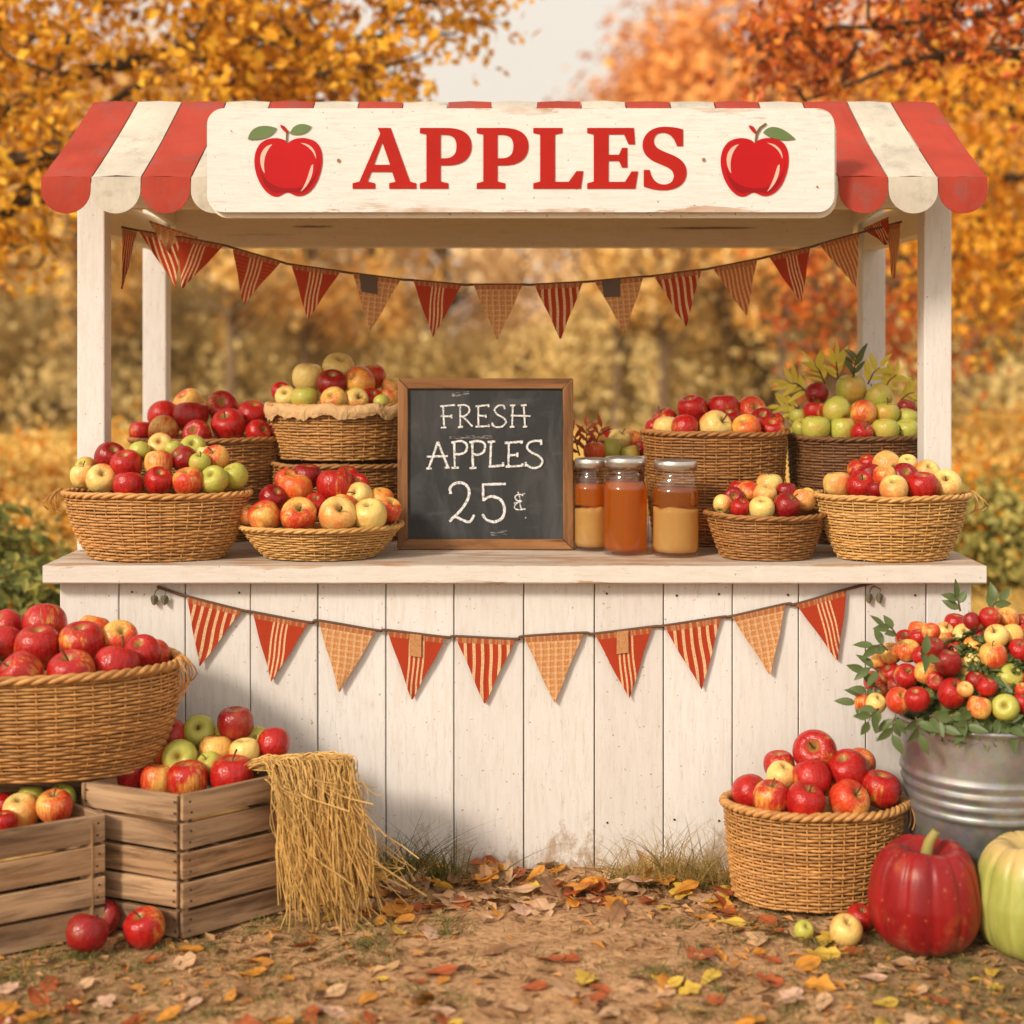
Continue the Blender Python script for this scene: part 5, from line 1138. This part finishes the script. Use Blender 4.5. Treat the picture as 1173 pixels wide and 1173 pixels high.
# crumbs of leaves and twigs, grass on the dirt
b = MB(); N = 9000
D = rl.uniform(2.9, 4.19, N); x = rl.uniform(-1, 1, N) * .40 * D
keep = rl.random(N) < np.clip(.16 + .55 * np.abs(x) / 1.2 + (D > 3.90) * .8 + (D < 3.4) * .12, 0, 1)
D, x = D[keep], x[keep]; z = np.array([gh(a, Y(d)) for a, d in zip(x, D)]) + .004
C = np.stack([x, Y(D), z], -1); N = len(C); sz = rl.uniform(.006, .034, N) * rl.uniform(.5, 1, N)
ang = rl.uniform(0, 6.28, N); d = np.stack([np.cos(ang), np.sin(ang), rl.normal(0, .18, N)], -1) * sz[:, None]; e = np.stack([-np.sin(ang), np.cos(ang), rl.normal(0, .25, N)], -1) * sz[:, None] * rl.uniform(.15, .6, N)[:, None]
lift = np.stack([0 * sz, 0 * sz, rl.uniform(0, .35, N) * sz], -1)
V = np.stack([C - d, C + e + lift, C + d * .9, C - e + lift], 1); I = np.arange(N * 4).reshape(N, 4); b.add(V, np.concatenate([I[:, [0, 1, 2]], I[:, [0, 2, 3]]]))
tag(b.build('leaf_litter', M['litter']), 'brown crumbs of broken leaves strewn over the dirt', 'leaf litter', kind='stuff')
b = MB(); bases = []
for k in range(300):
    D = rl.uniform(3.0, 4.15); x = rl.uniform(-1, 1) * .38 * D
    if abs(x) < .3 and rl.random() < .6: continue
    n = int(rl.integers(12, 60)); sp = rl.uniform(.02, .07)
    q = np.stack([x + rl.normal(0, sp, n), Y(D) + rl.normal(0, sp * .6, n), np.zeros(n)], -1); bases.append(q[q[:, 1] < Y(4.18)])
base = np.vstack(bases); base[:, 2] = [gh(a, c) - .002 for a, c, _ in base]; N = len(base); hg = rl.uniform(.012, .046, N)
blades(b, base, np.stack([rl.normal(0, .02, N), rl.normal(0, .02, N), hg], -1), rl.uniform(.0015, .0032, N), np.stack([rl.normal(0, .02, N), rl.normal(0, .02, N), -hg * rl.uniform(.2, .8, N)], -1), 4)
tag(b.build('grass', M['grassgreen']), 'short worn grass growing in patches on the dirt', 'grass', kind='stuff')

# ------------------------------------------------------------------ meadow behind
rb = np.random.default_rng(8)
b = MB(); N = 60000
D = 5.6 + 20.5 * rb.random(N) ** 1.3; x = rb.uniform(-1, 1, N) * (.42 * D + 1.5)
keep = (np.abs(x) > 1.45) | (D > 6.3); D, x = D[keep], x[keep]; N = len(D)
hg = rb.uniform(.12, .42, N) * (.6 + .4 * np.sin(x * 1.3 + D * .7) ** 2) * np.clip((D - 5) / 4, .35, 1)
hg *= np.where((x > 1.6) & (D < 10.5), .45, 1)
blades(b, np.stack([x, Y(D), 0 * x], -1), np.stack([rb.normal(0, .06, N), rb.normal(0, .06, N), hg], -1), rb.uniform(.006, .016, N), np.stack([rb.normal(0, .05, N), rb.normal(0, .05, N), -hg * .2], -1), 4)
tag(b.build('meadow_grass', M['meadow']), 'tall golden meadow grass behind the stall', 'meadow', kind='stuff')

def bush(px, D, w, h, lab, mt, fl=None, nfl=0, n=2600, ls=.07, cat='shrub', seed=0, grp='shrubs in the meadow'):
    r_ = np.random.default_rng(300 + seed); root = empty('shrub', (PX(px, D), Y(D), 0), lab, cat, grp)
    ncl = 42; C = []; b = MB()
    for k in range(ncl):
        u = r_.normal(size=3); u /= np.linalg.norm(u); u *= r_.uniform(.45, 1.0); c = np.array([u[0] * w * .5, u[1] * w * .4, h * (.52 + .46 * u[2])]); C.append(c)
        b.tube(catmull([(c[0] * .2, c[1] * .2, 0), c * .55 + (0, 0, .03), c], 7), np.linspace(.012, .004, 7), 5)
    b.build('stem', M['bark'], root, True)
    C = np.array(C); idx = r_.integers(ncl, size=n); pts = C[idx] + r_.normal(0, .5, (n, 3)) * np.array([w * .17, w * .17, h * .15]); pts[:, 2] = np.abs(pts[:, 2])
    b = MB(); leaves(b, pts, ls * r_.uniform(.6, 1.3, n), r_, .5, out=pts - np.array([0, 0, h * .3])); b.build('foliage', M[mt], root)
    if fl:
        idx = r_.integers(ncl, size=nfl); pts = C[idx] * np.array([1.05, 1.05, 1.04]) + r_.normal(0, .5, (nfl, 3)) * np.array([w * .18, w * .18, h * .16]); pts[:, 2] = np.abs(pts[:, 2])
        pts = np.repeat(pts, 5, 0) + r_.normal(0, .012, (nfl * 5, 3)); b = MB(); leaves(b, pts, .05 * r_.uniform(.7, 1.2, len(pts)), r_, .7); o = b.build('blossoms', M[fl], root); o['kind'] = 'stuff'
bush(20, 6.3, 1.1, .58, 'dark green flowering shrub with orange blossoms behind the stall at far left', 'lf_green', 'bl_orange', 90, 3400, .07, seed=1)
bush(-40, 6.9, 1.2, .72, 'dark green shrub with few orange blossoms cut by the left frame edge', 'lf_green', 'bl_orange', 60, 3000, .08, seed=2)
bush(62, 7.6, 1.0, .66, 'yellow-green shrub with orange blossoms beside the left stall post', 'meadow', 'bl_orange', 130, 2600, .07, seed=3)
bush(10, 9.5, 1.7, .85, 'golden-flowered shrub in the meadow at far left', 'meadow', 'bl_orange', 260, 2400, .08, seed=4)
bush(90, 11.5, 1.8, .9, 'golden-flowered shrub farther back behind the left post', 'meadow', 'bl_orange', 260, 2200, .09, seed=5)
bush(1125, 9.2, 1.2, .66, 'green shrub with orange blossoms behind the right post', 'lf_mid', 'bl_orange', 260, 1700, .08, seed=6)
bush(1185, 9.0, 1.2, .62, 'green shrub with orange blossoms cut by the right frame edge', 'lf_mid', 'bl_orange', 150, 2400, .08, seed=7)
bush(1110, 12.0, 1.9, .95, 'orange-flowered shrub farther back at right', 'meadow', 'bl_orange', 320, 2200, .09, seed=8)
bush(1200, 13.0, 2.0, .95, 'orange-flowered shrub in the meadow at far right', 'meadow', 'bl_orange', 320, 2200, .09, seed=9)

# ------------------------------------------------------------------ trees
def canopy_tree(lab, trunk, limbs, regions, lm, bark, leaf=.075, per=34, spread=.16, seed=0, grp='near autumn trees'):
    """trunk, limbs: lists of (px,py,D,r); regions: (n, x0,x1,y0,y1,D0,D1)"""
    r_ = np.random.default_rng(900 + seed); base = P(trunk[0][0], 0, trunk[0][2]); base.z = 0
    root = empty('autumn_tree', base, lab, 'tree', grp); O = np.array(base)
    def W(q): return np.array(P(q[0], q[1], q[2])) - O
    b = MB(); n = 18; tp = [W(q) for q in trunk]; tp[0][2] = -.05; b.tube(catmull(tp, n), np.interp(np.linspace(0, 1, n), np.linspace(0, 1, len(trunk)), [q[3] for q in trunk]), 12); b.build('trunk', M[bark], root, True)
    b = MB(); nodes = []
    for lb in limbs:
        cv = catmull([W(q) for q in lb], 26); wb = np.array([[noise.noise((i * .5, seed, k * 3.3)) * .03 for k in range(3)] for i in range(26)]); wb[0] = 0; cv = cv + wb
        b.tube(cv, np.interp(np.linspace(0, 1, 26), np.linspace(0, 1, len(lb)), [q[3] for q in lb]), 8); nodes.append(cv)
    nodes = np.vstack(nodes); cl = []
    for (nn, x0, x1, y0, y1, D0, D1) in regions:
        for k in range(nn): cl.append(W((r_.uniform(x0, x1), y0 + (y1 - y0) * r_.random() ** 1.15, r_.uniform(D0, D1))))
    pts = []
    for c in cl:
        q = nodes[np.argmin(((nodes - c) ** 2).sum(1) + r_.uniform(0, .3, len(nodes)))]
        md = (q + c) / 2 + r_.normal(0, .05, 3); cv = catmull([q, md, c], 8); b.tube(cv, np.linspace(.012, .003, 8), 5); nodes = np.vstack([nodes, cv[3:7]])
        m_ = int(per * r_.uniform(.5, 1.4)); t = r_.uniform(.25, 1.1, m_)[:, None]; pts.append(q + (c - q) * np.clip(t, 0, 1.1) * 1.0 + r_.normal(0, spread, (m_, 3)) * (.35 + .65 * np.clip(t, 0, 1)))
    b.build('branches', M[bark], root, True)
    pts = np.vstack(pts); b = MB(); leaves(b, pts, leaf * r_.uniform(.6, 1.25, len(pts)), r_, .62, down=.4); b.build('crown', M[lm], root)
    return root
canopy_tree('golden maple with dark spreading branches at the left, its trunk beyond the frame', [(-420, 900, 8.2, .20), (-400, 500, 8.2, .17), (-360, 250, 8.2, .14), (-260, 0, 8.2, .09), (-200, -250, 8.2, .04)],
  [[(-395, 400, 8.2, .08), (-180, 330, 8.0, .05), (-10, 245, 7.9, .034), (75, 165, 7.9, .026), (160, 95, 7.9, .02), (260, 60, 8, .02), (380, 0, 8, .01)], [(-10, 245, 7.9, .028), (110, 215, 8.3, .022), (220, 190, 8.4, .02), (330, 120, 8.4, .012)], [(-370, 300, 8.2, .10), (-150, 230, 8.3, .07), (30, 110, 8.4, .05), (170, 65, 8.4, .035), (320, 45, 8.4, .02), (520, 40, 8.4, .008)], [(-330, 150, 8.2, .08), (-100, 40, 8.1, .05), (120, -60, 8, .035), (330, -110, 8, .02), (540, -60, 8, .01)], [(-150, 230, 8.3, .05), (-40, 190, 7.8, .04), (60, 175, 7.7, .03), (150, 170, 7.7, .015)]],
  [(130, -60, 300, -60, 215, 7.4, 9.0), (70, 250, 500, -60, 120, 7.5, 8.8), (30, 300, 470, 60, 160, 7.6, 8.8), (14, 480, 580, -50, 60, 7.8, 8.5), (22, -80, 75, 190, 300, 7.6, 8.4), (110, -500, 500, -350, -40, 7.4, 9.0), (40, -500, -60, -100, 330, 7.4, 9.0)], 'lf_gold', 'bark', .078, 34, .15, 1)
canopy_tree('russet-leaved tree reaching in from the right above the awning', [(1560, 900, 7.6, .16), (1540, 500, 7.6, .14), (1500, 200, 7.6, .11), (1440, -100, 7.6, .07), (1400, -300, 7.6, .03)],
  [[(1520, 260, 7.6, .08), (1330, 120, 7.5, .05), (1190, 70, 7.4, .03), (1060, 65, 7.4, .018), (940, 110, 7.4, .008), (860, 150, 7.4, .004)], [(1490, 150, 7.6, .07), (1300, 30, 7.5, .04), (1150, 10, 7.4, .024), (1000, 30, 7.4, .014), (880, 40, 7.4, .006)], [(1450, -60, 7.6, .06), (1280, -90, 7.5, .04), (1080, -100, 7.5, .02), (900, -60, 7.5, .01)]],
  [(48, 900, 1190, -40, 90, 7.1, 7.9), (18, 850, 960, 30, 115, 7.2, 7.8), (26, 1050, 1200, -40, 60, 7.1, 7.9), (60, 900, 1600, -350, -40, 7.1, 8.2), (40, 1190, 1600, -50, 260, 7.1, 8.2)], 'lf_red', 'bark', .066, 30, .12, 2)
canopy_tree('amber-leaved tree behind the right end of the awning', [(1330, 800, 10.5, .2), (1320, 400, 10.5, .17), (1290, 150, 10.5, .13), (1250, -100, 10.5, .08), (1230, -300, 10.5, .03)],
  [[(1320, 420, 10.5, .1), (1230, 300, 10.4, .06), (1150, 270, 10.3, .04), (1080, 300, 10.3, .02), (1000, 340, 10.3, .01)], [(1300, 250, 10.5, .1), (1210, 150, 10.4, .06), (1120, 120, 10.3, .035), (1030, 130, 10.3, .015)], [(1310, 330, 10.5, .09), (1220, 225, 10.5, .05), (1130, 200, 10.6, .03), (1070, 230, 10.6, .015)]],
  [(90, 1010, 1200, 60, 320, 9.8, 11.2), (16, 1080, 1190, 300, 400, 9.9, 11), (40, 1180, 1420, 0, 420, 9.8, 11.2), (40, 980, 1420, -250, 60, 9.8, 11.2)], 'lf_amber', 'bark', .09, 30, .2, 3)
canopy_tree('young red-orange maple in the meadow between the right stall posts', [(985, 640, 12.5, .06), (978, 480, 12.5, .05), (965, 380, 12.5, .035), (955, 300, 12.5, .015)],
  [[(978, 470, 12.5, .03), (940, 410, 12.4, .02), (900, 370, 12.4, .01)], [(970, 420, 12.5, .03), (1010, 370, 12.5, .02), (1050, 330, 12.5, .01)], [(962, 360, 12.5, .025), (930, 320, 12.5, .015), (905, 290, 12.5, .008)]],
  [(34, 880, 1070, 285, 420, 12, 13), (14, 1000, 1130, 320, 450, 12, 13)], 'lf_red', 'bark_far', .10, 26, .2, 4)

# far wood: five kinds of tree, each copied along the edge of the meadow
def far_tree(kind, h, w, z0, ncl, nlf, ls, lm, seed):
    r_ = np.random.default_rng(500 + seed); tb = MB(); tb.tube(catmull([(0, 0, -.1), (.05, .02, h * .3), (-.06, .05, h * .6), (.03, 0, h * .93)], 14), np.linspace(h * .020, .02, 14), 9)
    lb = MB(); C = []
    for k in range(ncl):
        u = r_.normal(size=3); u /= np.linalg.norm(u); u *= r_.uniform(.35, 1) ** .6; zz = z0 + (h - z0) * (.5 + .5 * u[2]); tp = 1 - .55 * max(0, (zz - z0) / (h - z0) - .45)
        c = np.array([u[0] * w * .5 * tp, u[1] * w * .5 * tp, zz]); C.append(c); a = np.array([0, 0, max(.3, zz * .72)])
        lb.tube(catmull([a, (a + c) / 2 + (0, 0, -.08), c], 7), np.linspace(.045, .012, 7), 5)
    C = np.array(C); idx = r_.integers(ncl, size=nlf); sg = w * .085; pts = C[idx] + r_.normal(0, sg, (nlf, 3)); pts[:, 2] = np.maximum(pts[:, 2], .03)
    cb_ = MB(); leaves(cb_, pts, ls * r_.uniform(.6, 1.4, nlf), r_, .7, down=.2, out=(pts - np.array([0, 0, z0 + (h - z0) * .35])) * np.array([1, 1, .8]))
    return tb.mesh('trunk', M['bark_far'], True), lb.mesh('branches', M['bark_far'], True), cb_.mesh('crown', M[lm])
FT = {'gold': far_tree('gold', 7.5, 4.2, .8, 60, 9000, .20, 'lf_far_gold', 1), 'orange': far_tree('orange', 8.5, 4.6, 1.2, 64, 9500, .20, 'lf_far_orange', 2), 'olive': far_tree('olive', 2.9, 3.2, .1, 46, 5200, .15, 'lf_olive', 3), 'peach': far_tree('peach', 6.0, 4.0, .5, 46, 2500, .21, 'lf_peach', 4), 'thicket': far_tree('thicket', 2.1, 3.4, .05, 40, 4200, .14, 'lf_olive', 5), 'sapling': far_tree('sapling', 5.2, 2.2, 1.6, 30, 1500, .15, 'lf_far_gold', 6)}
def put_far(kind, px, D, s, lab, grp):
    t, l_, c_ = FT[kind]; root = empty('autumn_tree' if kind not in ('olive', 'thicket') else 'thicket_bush', (PX(px, D), Y(D), 0), lab, 'tree' if kind not in ('olive', 'thicket') else 'bush', grp, rz=rb.uniform(0, 6.28)); root.scale = (s * rb.uniform(.9, 1.15), s * rb.uniform(.9, 1.15), s)
    link('trunk', t, root); link('branches', l_, root); link('crown', c_, root)
far_list = [('gold', -260, 31, 1.15), ('gold', -90, 28, 1.05), ('orange', 40, 34, 1.0), ('gold', 150, 29, 1.0), ('gold', 255, 33, 1.0), ('peach', 345, 30, 1.02), ('peach', 425, 37, 1.0), ('peach', 510, 33, .98), ('peach', 590, 38, 1.0), ('peach', 665, 31, .92), ('orange', 765, 34, 1.06), ('orange', 850, 30, 1.10), ('orange', 950, 36, 1.18), ('orange', 1060, 31, 1.05), ('gold', 1150, 34, 1.1), ('orange', 1270, 30, 1.05), ('gold', 1420, 32, 1.15), ('orange', -400, 33, 1.1)]
nice = {'gold': 'golden-leaved tree', 'orange': 'orange-leaved tree', 'peach': 'pale peach-leaved tree'}
def where_far(px): return 'beyond the left frame edge' if px < -60 else 'behind the left post' if px < 180 else 'above the tall red-apple basket' if px < 310 else 'above the paper-lined basket' if px < 400 else 'left of the chalkboard' if px < 480 else 'above the chalkboard' if px < 640 else 'above the cider jars' if px < 720 else 'above the tall basket behind jars' if px < 800 else 'above the small round basket' if px < 900 else 'above the dark basket' if px < 1000 else 'behind the right post' if px < 1120 else 'at the right frame edge' if px < 1200 else 'beyond the right frame edge'
for k, px, D, s in far_list: put_far(k, px, D, s, f'far {nice[k]} in the wood {where_far(px)}, {int(px)//50 % 2 and "taller" or "shorter"} one' if False else f'blurred {nice[k]} in the far wood, {where_far(px)}' + (' farther back' if D > 33.5 else ''), 'trees of the far wood')
sap_list = [(-60, 24, 1.0), (95, 23.5, .9), (145, 25, 1.1), (262, 24, 1.0), (345, 25, .85), (430, 26, .9), (705, 25, .9), (760, 24, 1.0), (835, 25, 1.05), (900, 23.5, 1.0), (955, 24.5, 1.1), (1105, 24, 1.0), (1150, 25, .95), (1240, 24, 1.0)]
for px, D, s in sap_list: put_far('sapling', px, D, s, f'slender thin-leaved young tree at the wood edge, {where_far(px)}' + (' and nearer' if D < 24 else ''), 'slender trees at the wood edge')
olive_list = [('olive', -150, 27, 1.0), ('thicket', -40, 25.5, 1.0), ('olive', 60, 27.5, 1.0), ('thicket', 130, 25.5, 1.05), ('olive', 215, 27, .95), ('thicket', 290, 26, 1.0), ('olive', 365, 27.5, .8), ('thicket', 440, 26.5, .85), ('thicket', 520, 28, .8), ('thicket', 600, 27.5, .8), ('olive', 690, 27, .8), ('thicket', 760, 26, 1.05), ('olive', 830, 27, 1.05), ('thicket', 905, 25.5, 1.1), ('olive', 975, 27, 1.1), ('thicket', 1045, 25.5, 1.1), ('olive', 1120, 27, 1.0), ('thicket', 1185, 25.5, 1.1), ('olive', 1290, 27, 1.1)]
for k, px, D, s in olive_list: put_far(k, px, D, s, f"{'tall' if k == 'olive' else 'low'} olive-brown bush at the wood edge, {where_far(px)}", 'bushes along the wood edge')

# ------------------------------------------------------------------ light
SUN_EL, SUN_AZ = 31.0, -136.0      # azimuth clockwise from +Y (the direction of view): over the viewer's left shoulder
w = bpy.data.worlds.new('World'); scene.world = w; w.use_nodes = True; nt = w.node_tree
bg = nt.nodes['Background']; sky = nt.nodes.new('ShaderNodeTexSky'); sky.sky_type = 'NISHITA'; sky.sun_disc = False
sky.sun_elevation = R(SUN_EL); sky.sun_rotation = R(SUN_AZ); sky.air_density = 1.2; sky.dust_density = 6.0; sky.ozone_density = .6
mx = nt.nodes.new('ShaderNodeMix'); mx.data_type = 'RGBA'; mx.blend_type = 'MIX'; mx.inputs[0].default_value = .72
nt.links.new(sky.outputs[0], mx.inputs[6]); mx.inputs[7].default_value = (10.3, 9.2, 7.9, 1)
nt.links.new(mx.outputs[2], bg.inputs[0]); bg.inputs[1].default_value = .10
sl = bpy.data.lights.new('sun', 'SUN'); sl.energy = 2.75; sl.angle = R(10); sl.color = (1, .87, .71)
so = bpy.data.objects.new('sun', sl); COL.objects.link(so)
az, el = R(SUN_AZ), R(SUN_EL); dirv = Vector((math.sin(az) * math.cos(el), math.cos(az) * math.cos(el), math.sin(el)))
so.rotation_euler = dirv.to_track_quat('Z', 'Y').to_euler(); so.location = dirv * 20

# ------------------------------------------------------------------ camera
cam = bpy.data.cameras.new('camera'); co_ = bpy.data.objects.new('camera', cam); COL.objects.link(co_)
co_.location = (0, -CD, CZ); co_.rotation_euler = (R(90), 0, 0)
cam.sensor_width = 36; cam.lens = 36 * F / 1173; cam.shift_y = -(586.5 - YH) / 1173; cam.clip_end = 600; cam.clip_start = .05
cam.dof.use_dof = True; cam.dof.focus_distance = 4.25; cam.dof.aperture_fstop = (cam.lens / 1000) / .035
scene.camera = co_

# hazy autumn air
hb = MB(); hb.box((-75, -6.5, -1.2), (75, 62, 14)); hm = bpy.data.materials.new('haze_air'); hm.use_nodes = True; hn = hm.node_tree; hn.nodes.remove(hn.nodes['Principled BSDF'])
pv = hn.nodes.new('ShaderNodeVolumePrincipled'); pv.inputs['Color'].default_value = (1, .82, .52, 1); pv.inputs['Density'].default_value = HAZE; pv.inputs['Anisotropy'].default_value = .2
hn.links.new(pv.outputs[0], hn.nodes['Material Output'].inputs['Volume'])
tag(hb.build('haze', hm), 'pale warm haze in the autumn air', 'haze', kind='stuff')
scene.render.engine = 'CYCLES'
vs = scene.view_settings; vs.view_transform = 'Standard'; vs.look = 'None'; vs.gamma = 1; vs.use_curve_mapping = False; vs.exposure = 0.22
cy = scene.cycles; cy.use_denoising = True; cy.max_bounces = 8; cy.transparent_max_bounces = 8; cy.transmission_bounces = 8; cy.diffuse_bounces = 4; cy.glossy_bounces = 3; cy.caustics_reflective = False; cy.caustics_refractive = False
try: cy.denoiser = 'OPENIMAGEDENOISE'
except Exception: pass
